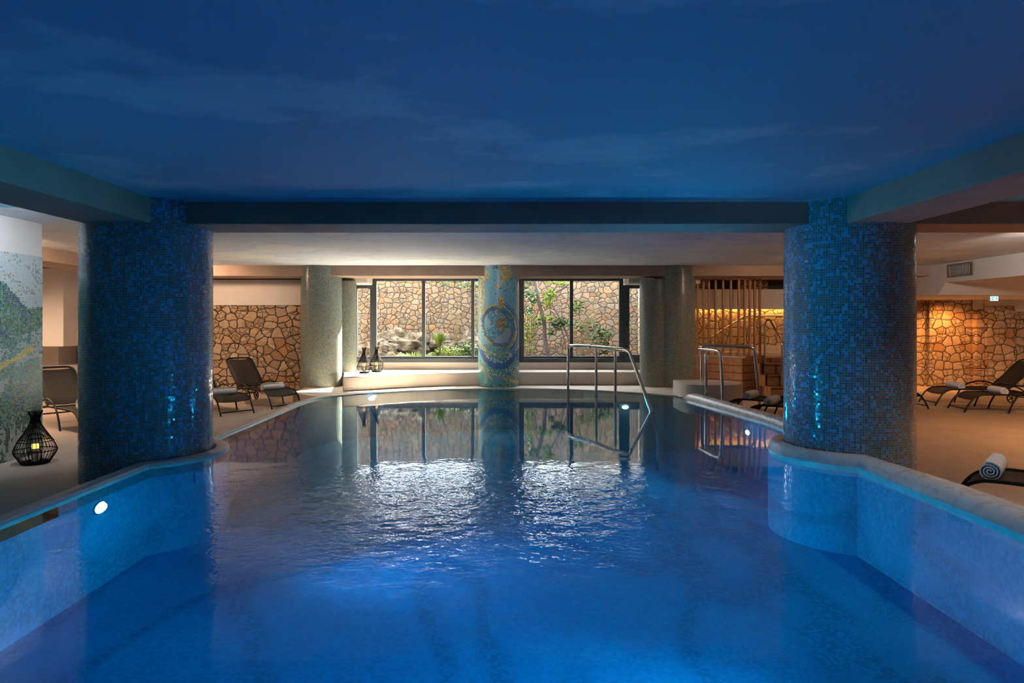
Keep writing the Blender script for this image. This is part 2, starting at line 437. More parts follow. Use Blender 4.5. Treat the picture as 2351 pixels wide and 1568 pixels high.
def water_mat():
    m, nt = newmat('pool_water'); o = nt.nodes.new('ShaderNodeOutputMaterial')
    p = pos_(nt); s = nt.nodes.new('ShaderNodeSeparateXYZ'); L(nt, p, s.inputs[0])
    # a jet stirs the middle of the pool; the far end lies almost still
    dx = math_(nt,'MULTIPLY', math_(nt,'ADD', s.outputs[0], .1), .31)
    dy = math_(nt,'MULTIPLY', math_(nt,'SUBTRACT', s.outputs[1], 4.75), .44)
    d = math_(nt,'SQRT', math_(nt,'ADD', math_(nt,'MULTIPLY',dx,dx), math_(nt,'MULTIPLY',dy,dy)))
    nm = noise_(nt, p, .9, 2.0)
    d = math_(nt,'ADD', d, math_(nt,'MULTIPLY_ADD', nm.outputs[0], .5, -.25))
    mask = ramp(nt, d, [(.25,1.0),(.95,0.0)])
    w1 = noise_(nt, mapping(nt, p, (1.0,1.0,1.0)), 5.5, 3.0, .55)
    w2 = noise_(nt, mapping(nt, p, (1.0,1.3,1.0), (0,0,0), (0,0,.5)), 16.0, 2.0, .5)
    w3 = noise_(nt, mapping(nt, p, (.9,.35,1.0)), 1.4, 2.0, .5)
    h = math_(nt,'ADD', math_(nt,'MULTIPLY',w1.outputs[0],1.0), math_(nt,'MULTIPLY',w2.outputs[0],.22))
    h = math_(nt,'MULTIPLY', h, math_(nt,'MULTIPLY_ADD', mask, 1.0, .022))
    h = math_(nt,'ADD', h, math_(nt,'MULTIPLY', w3.outputs[0], .05))
    nrm = bump(nt, h, .5, .035)
    fz = nt.nodes.new('ShaderNodeFresnel'); fz.inputs[0].default_value = 1.33; L(nt, nrm, fz.inputs[1])
    tr = nt.nodes.new('ShaderNodeBsdfTransparent'); tr.inputs[0].default_value = (.45,.84,.94,1)
    gl = nt.nodes.new('ShaderNodeBsdfGlossy'); gl.inputs['Roughness'].default_value = .03; gl.inputs[0].default_value = (.84,.95,1,1)
    L(nt, nrm, gl.inputs['Normal'])
    mx = nt.nodes.new('ShaderNodeMixShader'); L(nt, fz.outputs[0], mx.inputs[0]); L(nt, tr.outputs[0], mx.inputs[1]); L(nt, gl.outputs[0], mx.inputs[2])
    L(nt, mx.outputs[0], o.inputs[0])
    return m
M['water'] = water_mat()
def glass_mat():
    m, nt = newmat('window_glass'); o = nt.nodes.new('ShaderNodeOutputMaterial')
    fz = nt.nodes.new('ShaderNodeFresnel'); fz.inputs[0].default_value = 1.5
    tr = nt.nodes.new('ShaderNodeBsdfTransparent'); tr.inputs[0].default_value = (.95,.97,.96,1)
    gl = nt.nodes.new('ShaderNodeBsdfGlossy'); gl.inputs['Roughness'].default_value = .0
    g = nt.nodes.new('ShaderNodeNewGeometry')   # the far side of the pane adds no second (total) reflection
    fc = math_(nt, 'MULTIPLY', fz.outputs[0], math_(nt, 'SUBTRACT', 1.0, g.outputs['Backfacing']))
    mx = nt.nodes.new('ShaderNodeMixShader'); L(nt, fc, mx.inputs[0]); L(nt, tr.outputs[0], mx.inputs[1]); L(nt, gl.outputs[0], mx.inputs[2])
    L(nt, mx.outputs[0], o.inputs[0]); return m
M['glass'] = glass_mat()
def sling_mat():
    m, nt = newmat('black_mesh_sling'); o = nt.nodes.new('ShaderNodeOutputMaterial')
    b = nt.nodes.new('ShaderNodeBsdfPrincipled'); b.inputs['Base Color'].default_value = (.010,.0085,.0078,1); b.inputs['Roughness'].default_value = .65
    tr = nt.nodes.new('ShaderNodeBsdfTransparent')
    w = noise_(nt, pos_(nt), 240.0, 1.0)
    mx = nt.nodes.new('ShaderNodeMixShader'); L(nt, ramp(nt, w.outputs[0], [(.40,.40),(.55,.08)]), mx.inputs[0])
    L(nt, b.outputs[0], mx.inputs[1]); L(nt, tr.outputs[0], mx.inputs[2]); L(nt, mx.outputs[0], o.inputs[0]); return m
M['sling'] = sling_mat()
def candle_mat():
    m, nt = newmat('lit_wax'); b = out_bsdf(nt, Roughness=.5)
    b.inputs['Base Color'].default_value = (.72,.58,.38,1); return m
M['candle'] = candle_mat()
M['flame'] = emit('candle_glow', (1.0,.36,.07), 3.2)
def leaf_mat(name, a, c):
    m, nt = newmat(name); b = out_bsdf(nt, Roughness=.75); b.inputs['Specular IOR Level'].default_value = .2
    n = noise_(nt, pos_(nt), 9.0, 2.0); L(nt, ramp(nt, n.outputs[0], [(.35,a),(.65,c)]), b.inputs['Base Color']); return m
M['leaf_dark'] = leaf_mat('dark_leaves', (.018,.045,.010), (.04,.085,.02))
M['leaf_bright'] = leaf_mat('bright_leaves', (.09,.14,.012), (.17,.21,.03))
M['leaf_mid'] = leaf_mat('mid_leaves', (.045,.08,.016), (.085,.125,.035))
def rock_mat():
    m, nt = newmat('weathered_rock'); b = out_bsdf(nt, Roughness=.9)
    p = pos_(nt); n1 = noise_(nt, p, 5.0, 6.0, .7); n2 = noise_(nt, p, 18.0, 5.0, .7)
    c = ramp(nt, n1.outputs[0], [(.3,(.05,.036,.022)),(.5,(.15,.11,.07)),(.7,(.30,.24,.17))])
    c = mixc(nt, math_(nt,'MULTIPLY',ramp(nt, n2.outputs[0], [(.55,0.0),(.68,1.0)]),.7), c, (.03,.022,.015))
    L(nt, c, b.inputs['Base Color']); L(nt, bump(nt, math_(nt,'ADD',n1.outputs[0],n2.outputs[0]), .9, .06), b.inputs['Normal']); return m
M['rock'] = rock_mat()

M['col_near'] = tiles('pool_lit_glass_mosaic',  # bluer copy of the column tiles; pool light's blue put into the palette
    [(.19,.18,.17),(.10,.16,.20),(.25,.18,.13),(.09,.12,.12),(.15,.20,.22),(.17,.13,.14)],
    [(.10,.36,.62),(.11,.28,.48),(.08,.19,.27),(.08,.20,.19),(.16,.38,.60),(.13,.16,.20)], split=None, grout=(.40,.42,.41), rough=.11, jitter=.10, gw=.05)
M['col_far'] = tiles('sea_green_glass_mosaic',
    [(.22,.19,.105),(.11,.15,.13),(.14,.18,.15),(.25,.165,.065),(.17,.195,.165),(.095,.13,.115)],
    [(.11,.175,.21),(.09,.15,.18),(.155,.21,.225),(.125,.16,.14),(.07,.12,.14),(.18,.19,.155)], split=(.010,-.55), grout=(.19,.20,.165), rough=.2, jitter=.08, gw=.09)
M['pic'] = attr_tiles('picture_mosaic')
M['wallpic'] = attr_tiles('wall_picture_mosaic', rough=.22, grout=(.24,.29,.27), gw=.07)

ST_LEFT = [(0.0,(.34,.19,.10)),(.2,(.46,.33,.22)),(.45,(.40,.285,.19)),(.7,(.52,.40,.29)),(.88,(.44,.23,.10)),(1.0,(.33,.245,.175))]
M['stone_left'] = stone('honey_stone', (0,2), 4.7, ST_LEFT)
M['stone_right'] = stone('pale_tufa_stone', (0,2), 4.0, [(0.0,(.50,.34,.20)),(.3,(.62,.47,.31)),(.6,(.54,.38,.23)),(.8,(.46,.25,.11)),(1.0,(.62,.48,.34))], seed=5.0, jw=.048, warp=.09, rand=.62, split=.45)
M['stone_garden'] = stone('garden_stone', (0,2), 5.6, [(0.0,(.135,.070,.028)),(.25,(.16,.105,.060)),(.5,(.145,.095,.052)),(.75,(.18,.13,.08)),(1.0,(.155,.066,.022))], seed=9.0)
M['stone_side'] = stone('garden_stone_side', (1,2), 5.0, None, seed=3.0)

# ------------------------------------------------------------------ pool outline (counter-clockwise)
def arc(c, R, a0, a1, n):
    return [(c[0]+R*math.cos(math.radians(a0+(a1-a0)*i/n)), c[1]+R*math.sin(math.radians(a0+(a1-a0)*i/n))) for i in range(n+1)]
FAR_C, FAR_R = (0.0, 9.393), 4.327
right_side = [(3.36,-2.6),(3.36,2.0),(3.36,5.2)] + arc(CR,.785,248.4,94,20) + [(3.61,8.2),(3.61,9.1),(3.53,9.9),(3.44,10.7),(3.37,11.4),(3.32,11.8)]
far_arc = [(3.29,12.03)] + arc(FAR_C, FAR_R, 41.3, 138.7, 40)
left_side = [(-3.36,12.02),(-3.44,11.7),(-3.48,11.2),(-3.46,10.0),(-3.43,8.5)] + arc(CL,.80,61,-61,18) + [(-3.42,5.0),(-3.42,1.5),(-3.42,-2.6)]
pool = right_side + far_arc + left_side

def sweep(path, prof, mat, name, parent=None, wf=None, ends=True):
    """prof: (offset outward, z) pairs, carried along the path"""
    P = [Vector((x,y)) for x,y in path]; n = len(P); k = len(prof); v = []
    for i in range(n):
        a = (P[i]-P[i-1]).normalized() if i > 0 else None
        b = (P[i+1]-P[i]).normalized() if i < n-1 else None
        if a is None: a = b
        if b is None: b = a
        t = (a+b).normalized(); nv = Vector((t.y,-t.x))
        s = 1/max(.6, t.dot(b))
        w = wf(path[i]) if wf else 1.0
        for o_, z in prof:
            q = P[i] + nv*o_*w*s; v.append((q.x,q.y,z))
    f = []
    for i in range(n-1):
        for j in range(k-1):
            f.append((i*k+j, i*k+j+1, (i+1)*k+j+1, (i+1)*k+j))
    if ends:
        f.append(tuple(range(k))); f.append(tuple((n-1)*k+j for j in reversed(range(k))))
    return MB().add(v, f).build(name, mat, parent, smooth=True, recalc=True)

# ------------------------------------------------------------------ room shell
def flat_with_hole(outer, hole, z, name, mat):
    pts = outer + hole
    tri = tessellate_polygon([[Vector((x,y,0)) for x,y in outer], [Vector((x,y,0)) for x,y in hole]])
    f = []
    for t in tri:
        a,b,c = [Vector((*pts[i],0)) for i in t]
        f.append(t if (b-a).cross(c-a).z > 0 else (t[0],t[2],t[1]))
    return MB().add([(x,y,z) for x,y in pts], f).build(name, mat)
X0, X1, Y0, Y1 = -12.0, 15.0, -3.0, 17.0
struct(flat_with_hole([(X0,Y0),(X1,Y0),(X1,Y1),(X0,Y1)], pool, 0.0, 'floor', M['deck']), 'beige screed pool deck floor')
struct(MB().box(X0,X1,Y0,6.98,CEIL,CEIL+.2).build('ceiling', M['sky']), 'ceiling painted as a sky with pale clouds, the pool light put into its blue')
struct(MB().box(X0,X1,6.98,14.75,CEIL,CEIL+.2).build('ceiling_middle', M['sky_daylit']), 'ceiling painted as a sky beyond the cross beam, daylight put into its paler colour')
struct(MB().box(X0,3.6,14.75,15.45,2.72,3.04).box(3.6,X1,14.75,17.0,2.72,3.04).build('ceiling_back', M['white']), 'lower white ceiling beyond the far beam')
struct(MB().box(X0-.2,X0,Y0,15.2,0,CEIL).build('wall_left', M['white']))
struct(MB().box(X1,X1+.2,Y0,17.2,0,CEIL).build('wall_right', M['white']))
struct(MB().box(X0,X1,Y0-.2,Y0,-.8,CEIL).build('wall_front', M['white']))
# bulkhead over the far side area with its sloped end
struct(MB().prism_x([(5.0,2.444),(13.44,2.444),(13.68,2.2),(17.1,2.2),(17.1,2.9),(5.0,2.9)], 9.06, X1).build('ceiling_right', M['white'], recalc=True), 'white dropped ceiling bulkhead')
# beams
def beam(name, x0,x1,y0,y1,z, label):
    o = MB().box(x0,x1,y0,y1,z,CEIL+.05).build(name, M['beam'], bevel=.012); struct(o, label); return o
beam('trim_1', -3.49,3.36,6.667,7.307,BEAM, 'dark ceiling beam crossing between the two big blue columns')
beam('trim_2', -4.147,-3.485,-3.0,7.25,SIDE_BEAM, 'ceiling beam running along the lantern side of the pool')
beam('trim_3', 3.355,3.97,-3.0,7.25,SIDE_BEAM, 'ceiling beam running along the raised coping side of the pool')
beam('trim_4', X0,9.06,13.93,14.75,BEAM, 'far taupe ceiling beam over the mosaic columns')
beam('trim_5', 3.97,X1,6.667,7.307,BEAM, 'ceiling beam over the lounger deck beside the big column')
beam('trim_6', -8.32,-7.5,8.6,13.93,BEAM, 'warm lit ceiling beam over the back deck')

# mosaic picture wall beside the lantern
def tile_grid(name, parent, mat, nu, nv, posf, colf, uv0=(0,0)):
    v = []; f = []; uv = []; cols = []
    for j in range(nv+1):
        for i in range(nu+1): v.append(posf(i,j))
    for j in range(nv):
        for i in range(nu):
            a = j*(nu+1)+i; f.append((a,a+1,a+nu+2,a+nu+1)); uv.append([(i,j),(i+1,j),(i+1,j+1),(i,j+1)]); cols.append(colf(i,j))
    o = MB().add(v, f, uv).build(name, mat, parent)
    at = o.data.color_attributes.new('tile', 'FLOAT_COLOR', 'CORNER')
    for i, p in enumerate(o.data.polygons):
        for k in range(p.loop_total): at.data[p.loop_start+k].color = (*cols[i],1)
    return o
def fb(x, y, s=1.0, o=0.0): return mnoise.fractal(Vector((x*s+o,y*s-o*.7,o)), 1.0, 2.0, 4)

struct(MB().box(-6.35,-5.775,4.2,8.145,0,CEIL).build('wall_left_pier', M['white']), 'white pier carrying the green mosaic')
WT = .0215
WNV = int(2.43/WT); WNU = int((8.14-4.3)/WT)
def wall_col(i, j):
    Y = 8.14-(i+.5)*WT; Z = (j+.5)*WT
    px = 1160-5.765*1500/Y; u = px/98.0; y = 743+(1.6-Z)*1500/Y
    if px < 0: u = (8.14-Y)/-.7+1.0
    r = random.random(); n = fb(u*1.2, Z*2.2, 1.6, 3.0)
    top = 590+(1-u)*-12
    edge = 640+max(0,min(.70,u))*105 + (0 if u < .70 else -2) + n*14
    if y < edge:
        band = math.sin((y-u*85-600)/9.0)+n*1.5
        if band > .7 and y < 690-20*u and r < .42: return random.choice([(.32,.36,.36),(.22,.30,.29),(.38,.30,.17),(.28,.36,.36)])
        if r < .03: return (.38,.27,.08)
        s = .92+.16*random.random(); return (.50*s,.58*s,.60*s)
    ys = 845-(u*62)+n*8
    if abs(y-ys) < 9-3*u and -1 < u < .80: return random.choice([(.62,.44,.02),(.70,.52,.05),(.60,.40,.03),(.72,.60,.30)])
    greens = [(.035,.16,.10),(.06,.24,.15),(.02,.09,.07),(.12,.30,.20),(.18,.36,.26),(.05,.20,.14)]
    if y < 790-40*u+n*30:
        if fb(u*2.0,y/60.0,1.0,9.0) > .12 and r < .5: return random.choice([(.03,.08,.22),(.05,.12,.26),(.02,.05,.09),(.12,.16,.20)])
        if r < .05: return random.choice([(.35,.06,.04),(.05,.15,.5),(.55,.42,.03)])
        return random.choice(greens)
    if y < 905-62*u+n*40:
        q = fb(u*1.7,y/45.0,1.0,5.0)
        if q > -.02 and r < .8: s = .9+.2*random.random(); return (.42*s,.48*s,.48*s)
        if r < .3: return random.choice([(.05,.28,.30),(.10,.36,.36),(.04,.20,.24)])
        return random.choice(greens+[(.30,.42,.28)])
    if y < 985-45*u+n*30:
        if r < .14: return random.choice([(.03,.10,.32),(.05,.05,.10),(.28,.07,.05),(.50,.40,.03)])
        return random.choice([(.02,.08,.07),(.05,.20,.14),(.16,.30,.20),(.22,.36,.26),(.10,.24,.17)])
    q = fb(u*5.0,y/110.0,1.0,2.0)
    if q > .08: return random.choice([(.02,.03,.03),(.03,.06,.05),(.05,.12,.08)])
    if r < .12: return random.choice([(.05,.2,.1),(.22,.14,.04),(.02,.05,.04)])
    s = .85+.3*random.random(); return (.36*s,.40*s,.36*s)
mw = empty('mosaic_wall_panel', (-5.765,6.2,0))
tag(mw, 'green and silver glass mosaic panel with a yellow streak on the white pier', 'mosaic panel')
tile_grid('tile_field', mw, M['wallpic'], WNU, WNV, lambda i,j: (0.0, 8.14-i*WT-6.2, j*WT), wall_col)
# thin backing so that the panel has thickness
MB().box(-.008,-.002,8.14-WNU*WT-6.2,8.14-6.2,0,WNV*WT+.012).build('edge_strip', M['white'], mw)

# back wall on the lantern side: stone dado, white above, shadow gap
struct(MB().box(X0,-4.3,14.9,15.1,0,2.02).build('wall_back_left', M['stone_left']), 'honey coloured rubble stone wall behind the loungers')
struct(MB().box(X0,-4.3,14.86,15.1,2.02,2.60).build('wall_back_left_upper', M['white']))
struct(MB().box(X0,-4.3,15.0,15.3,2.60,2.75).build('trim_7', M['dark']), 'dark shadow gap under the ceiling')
struct(MB().box(-4.5,-4.3,14.9,15.45,0,2.75).build('wall_back_return', M['white']))
struct(MB().box(X0,-9.03,13.35,14.86,1.135,2.73).build('wall_left_box', M['white']), 'white boxed wall projecting over the stone')
struct(MB().box(X0,-9.02,14.2,14.9,0,.70).build('wall_left_ledge', M['white']), 'low white ledge against the stone wall')
struct(MB().box(-10.2,-9.78,14.3,14.9,.70,1.135).build('wall_left_post', M['white']))
# wall under and around the window bay
struct(MB().box(-4.3,3.55,15.27,15.42,0,.70).build('wall_back', M['cream']), 'cream wall below the windows')
struct(MB().box(-4.3,3.55,15.27,15.45,2.672,3.0).build('wall_back_head', M['white']))
struct(MB().box(-.22,.352,15.27,15.42,.70,2.672).build('wall_back_pier', M['window']))
struct(MB().box(-4.3,-3.50,15.27,15.42,.70,2.672).build('wall_back_jamb', M['white']))
struct(MB().box(3.45,3.6,15.42,16.96,0,3.2).build('wall_back_side', M['stone_side']))
struct(MB().box(-4.3,-3.10,14.70,15.30,2.50,2.75).build('trim_8', M['white'], bevel=.03), 'white boxed soffit beside the lantern bench')
struct(MB().box(2.775,4.4,14.70,15.30,2.50,2.75).build('trim_9', M['white'], bevel=.03), 'white boxed soffit over the glass door')
# stone back wall on the hot tub side
struct(MB().box(3.5,10.80,16.7,16.95,0,2.02).build('wall_back_right', M['stone_right']), 'tufa stone wall washed by a warm cove light')
struct(MB().box(3.5,9.06,16.52,16.60,1.965,2.47).box(3.5,9.06,16.60,16.95,2.03,2.47).build('wall_back_right_upper', M['white']))
struct(MB().box(3.5,9.06,16.6,16.95,2.47,2.75).build('wall_back_right_band', M['stone_right']))
for i, xa in enumerate((5.15, 6.68)):
    w = MB().box(xa,xa+.82,16.585,16.61,2.475,2.70).build('window_%d' % (4+i), M['dark']); struct(w, 'narrow dark high level window in the stone band')
    MB().box(xa-.03,xa+.85,16.57,16.6,2.675,2.70).build('window_frame', M['window'], w)
struct(MB().box(9.06,10.9,16.7,16.95,2.02,2.25).build('wall_back_right_head', M['stone_right']))
struct(MB().box(10.75,11.84,16.55,16.95,0,2.205).build('wall_far_right', M['stone_right']), 'stone wall lit orange by the recessed downlight')
struct(MB().box(12.05,12.86,16.43,16.95,2.03,2.2).build('wall_far_right_upper', M['white']))
struct(MB().box(11.82,12.05,16.40,16.95,0,1.95).box(12.05,12.80,16.38,16.95,0,2.03).build('wall_far_right_pier', M['stone_right'], bevel=.02), 'projecting rough stone pier below the exit sign')
struct(MB().box(11.84,12.05,16.46,16.95,1.95,2.2).build('wall_far_right_post', M['white']))
struct(MB().box(12.80,X1,16.5,16.95,0,1.90).build('wall_far_right_end', M['stone_right']))
struct(MB().box(12.80,X1,16.47,16.95,1.90,2.2).build('wall_far_right_end_upper', M['white']))

# ------------------------------------------------------------------ windows
def window(name, x0, x1, posts, label, ztop=2.672, zb=.838, sill=True):
    y0, y1 = 15.27, 15.36
    w = MB()
    w.box(x0,x1,y0,y1,ztop-.075,ztop); w.box(x0,x1,y0,y1,zb-.06,zb)
    for a, b in posts: w.box(a,b,y0-.01,y1,zb-.06,ztop)
    o = w.build(name, M['window'], bevel=.006); struct(o, label)
    if sill: MB().box(x0-.02,x1+.02,y0-.05,y1,.697,zb-.05).build('sill', M['window'], o, bevel=.006)
    ps = sorted(posts)
    for (a,b),(c,d) in zip(ps, ps[1:]):
        MB().box(b,c,15.31,15.322,zb,ztop-.075).build('pane', M['glass'], o)
    return o
window('window_1', -3.116,-.22, [(-3.116,-3.009),(-1.948,-1.87),(-.796,-.719),(-.29,-.22)], 'dark framed picture window onto the rock garden')
window('window_2', .352,2.764, [(.352,.439),(1.51,1.587),(2.662,2.764)], 'dark framed picture window onto the garden tree')
window('window_3', -3.50,-3.116, [(-3.50,-3.46),(-3.16,-3.11)], 'narrow side pane behind the bench lanterns', 2.50, .83)
d = window('door_1', 2.768,3.60, [(2.768,2.905),(3.36,3.60)], 'black framed glass door beside the window', 2.50, .87)
for z in (1.02,1.55,2.2): MB().tube([(2.84,15.255,z),(2.84,15.255,z+.12)], .012).build('hinge', M['black'], d)

# ------------------------------------------------------------------ pool
pl = empty('swimming_pool', (0,5.5,-.62)); pl_off = Vector((0,5.5,-.62))
tag(pl, 'long indoor swimming pool in blue mosaic with a curved far end', 'swimming pool')
def under(o, parent, off):
    o.parent = parent; o.location = -off; return o
FLOOR_Z = -.62
n = len(pool)
under(MB().add([(x,y,FLOOR_Z) for x,y in pool]+[(x,y,.20) for x,y in pool], [((i+1)%n,i,n+i,n+(i+1)%n) for i in range(n)]).build('basin_wall', M['basin']), pl, pl_off)
tri = tessellate_polygon([[Vector((x,y,0)) for x,y in pool]])
ff = []
for t in tri:
    a,b,c = [Vector((*pool[i],0)) for i in t]; ff.append(t if (b-a).cross(c-a).z > 0 else (t[0],t[2],t[1]))
under(MB().add([(x,y,FLOOR_Z) for x,y in pool], ff).build('basin_floor', M['basin_floor']), pl, pl_off)
flat_prof = [(0,.12),(0,.244),(.006,.255),(.02,.258),(.12,.258),(.135,.25),(.14,.235),(.14,0)]
cp = sweep(far_arc[-1:] + left_side, flat_prof, M['coping_flat'], 'flat_coping'); under(cp, pl, pl_off); cp['label'] = 'low flat beige coping'
def wf(p):
    d = math.hypot(p[0]-CR[0], p[1]-CR[1]); return .52 if d < .80 else (1.0 if p[1] < 7 else .68)
round_prof = [(.012,.10),(.0,.17),(-.004,.215),(.008,.262),(.04,.303),(.09,.328),(.16,.338),(.23,.333),(.29,.315),(.335,.28),(.355,.235),(.36,.18),(.36,0)]
cpr = sweep(right_side + [(3.30,11.98),(3.34,12.1)], round_prof, M['coping_round'], 'raised_coping', wf=wf); under(cpr, pl, pl_off); cpr['label'] = 'thick rounded raised coping'
# flush ledge between the far arc and the bench
ledge = [(3.22,12.12)] + far_arc[1:] + [(-3.62,12.2),(-4.2,12.9),(-4.3,14.9),(4.3,14.9),(4.3,12.6),(3.4,12.12)]
lg = under(MB().prism(ledge, 0.002, .244).build('far_ledge', M['cream']), pl, pl_off); lg['label'] = 'cream flush ledge behind the curved end'
# shallow entry step with riser
step = [(1.55,12.9),(1.80,12.0),(1.92,11.58),(3.34,11.52),(3.29,11.95)] + [p for p in far_arc[1:] if p[0] > 1.45 and p[1] < 13.55]
under(MB().prism(step, FLOOR_Z, .185).build('entry_step', M['cream']), pl, pl_off)

wt = MB().add([(x,y,WATER) for x,y in pool], ff).build('pool_water', M['water'])
tag(wt, 'clear blue water filling the swimming pool', 'water', kind='stuff')

# underwater lamps
def pool_lamp(loc, face, label, r=.075, power=60.0, col=(.002,.56,1.0), aim=None, size=1.05, tilt=.05):
    """face: unit direction the lamp looks"""
    e = empty('pool_light', loc); tag(e, label, 'pool light', 'underwater pool lights')
    f = Vector(face).normalized(); q = f.to_track_quat('Z','Y')
    e.rotation_mode = 'QUATERNION'; e.rotation_quaternion = q; e.scale = (1.0,.56,1.0) if abs((q @ Vector((0,1,0))).z) > .5 else (.56,1.0,1.0)
    MB().ring((0,0,.006), r*1.12, .012, 28, 6).build('rim', M['steel'], e, smooth=True)
    MB().lathe([(r*1.05,-.004),(r,.014),(r*.8,.034),(r*.4,.046),(.001,.05)], 28).build('lens', M['pool_on'], e, smooth=True)
    ld = bpy.data.lights.new('pool_light_beam', 'SPOT'); ld.energy = power; ld.color = col; ld.spot_size = size; ld.spot_blend = 1.0; ld.shadow_soft_size = .13
    lo = bpy.data.objects.new('pool_light_beam', ld); COL.objects.link(lo)
    lo.location = Vector(loc)+f*.15
    g = (Vector(aim if aim else face)+Vector((0,0,tilt))).normalized(); lo.rotation_mode = 'QUATERNION'; lo.rotation_quaternion = (-g).to_track_quat('Z','Y')
    return e
PW = 900.0
pool_lamp((-3.412,5.487,.056), (1,0,0), 'round underwater lamp glowing in the pool wall below the big lantern-side column', power=PW*.9, aim=(1,.12,0), size=1.05, tilt=.07)
pool_lamp((3.585,9.60,.0), (-1,-.1,0), 'round underwater lamp under the raised coping behind the bulge', r=.07, power=PW*.30, aim=(-.75,-.65,0), size=1.35, tilt=.45)
pool_lamp((-2.61,12.75,.145), (.5,-.86,0), 'round underwater lamp in the curved end below the bench lanterns', r=.065, power=PW*.22)
pool_lamp((2.12,11.555,.125), (-.05,-1,0), 'round underwater lamp in the entry step by the long handrail', r=.055, power=PW*.16)
pool_lamp((3.35,3.7,.05), (-1,0,0), 'underwater lamp below the raised coping close to the viewer', power=PW)
pool_lamp((-3.41,1.0,.05), (1,0,0), 'underwater lamp below the flat coping close to the viewer', power=PW)
pool_lamp((3.35,.2,.05), (-1,0,0), 'underwater lamp below the raised coping behind the viewer', power=PW)

# depth marker plates let into the pool lining (their digits are too faint to read)
def marker(loc, rz, label, w=.16, h=.11):
    e = empty('depth_marker', loc, rz); tag(e, label, 'depth marker')
    MB().box(-w/2,w/2,-.004,.0,-h/2,h/2).build('plate', M['basin_floor'], e)
    g = MB()
    for k in range(3):
        x = -w*.28+w*.28*k
        g.box(x-.016,x+.016,-.007,-.003,h*.24,h*.30).box(x+.008,x+.016,-.007,-.003,-h*.3,h*.3)
        if k != 1: g.box(x-.016,x+.016,-.007,-.003,-h*.3,-h*.24)
    g.build('digits', M['coping_flat'], e)
marker((-.14,13.70,.16), 0, 'small depth plate under the water below the spiral column')
marker((-3.07,6.62,.05), math.radians(60), 'faint depth plate under the water below the big lantern side column')
marker((2.93,6.75,.02), math.radians(-72), 'faint depth plate under the water on the raised coping bulge')

# bench at the curved end
bp = [(-3.24,13.02),(-2.4,13.62),(-1.9,13.92),(-1.5,14.12),(-1.0,14.27),(-.3,14.40),(.6,14.45),(3.0,14.47),(3.42,14.47),(3.42,15.265),(-4.28,15.265),(-4.28,14.75),(-3.9,14.72),(-3.52,14.3)]
bn = MB().prism([(x,y) for x,y in bp], .246, BENCH).build('bench', M['cream'], bevel=.02, smooth=True)
tag(bn, 'cream mosaic bench curving along the pool end below the windows', 'bench')

# ------------------------------------------------------------------ columns
def column(name, c, r, z0, z1, mat, label, pitch=.025, group=None):
    nu = int(round(2*PI*r/pitch)); H = z1-z0; nv = H/pitch
    v = []; f = []; uv = []; seg = 96
    for j in (0,1):
        for i in range(seg+1):
            t = 2*PI*i/seg + PI/2; v.append((r*math.cos(t), r*math.sin(t), j*H))
    for i in range(seg):
        f.append((i,i+1,seg+1+i+1,seg+1+i)); a = nu*i/seg; b = nu*(i+1)/seg; uv.append([(a,0),(b,0),(b,nv),(a,nv)])
    o = MB().add(v, f, uv).build(name, mat, None, loc=(c[0],c[1],z0))
    o.data.polygons.foreach_set('use_smooth', [True]*len(o.data.polygons))
    tag(o, label, 'column', group, 'thing'); return o
column('mosaic_column', CL, .632, 0, CEIL, M['col_near'], 'big mosaic column, pool light put into its blue, beside the flat coping and floor lantern', .025)
column('mosaic_column', CR, .628, 0, CEIL, M['col_near'], 'big mosaic column, pool light put into its blue, rising behind the raised coping bulge', .025)
column('mosaic_column', (-4.01,14.26), .44, 0, CEIL, M['col_far'], 'sea green mosaic column between the stone wall and the bench')
column('mosaic_column', (3.70,14.26), .44, .244, CEIL, M['col_far'], 'sea green mosaic column next to the hot tub boards')
column('mosaic_column', (-3.66,14.75), .30, BENCH, 2.55, M['col_far'], 'slim sea green column standing on the bench by the lanterns')
column('mosaic_column', (3.225,14.2), .30, .244, 2.55, M['col_far'], 'slim sea green column before the glass door')

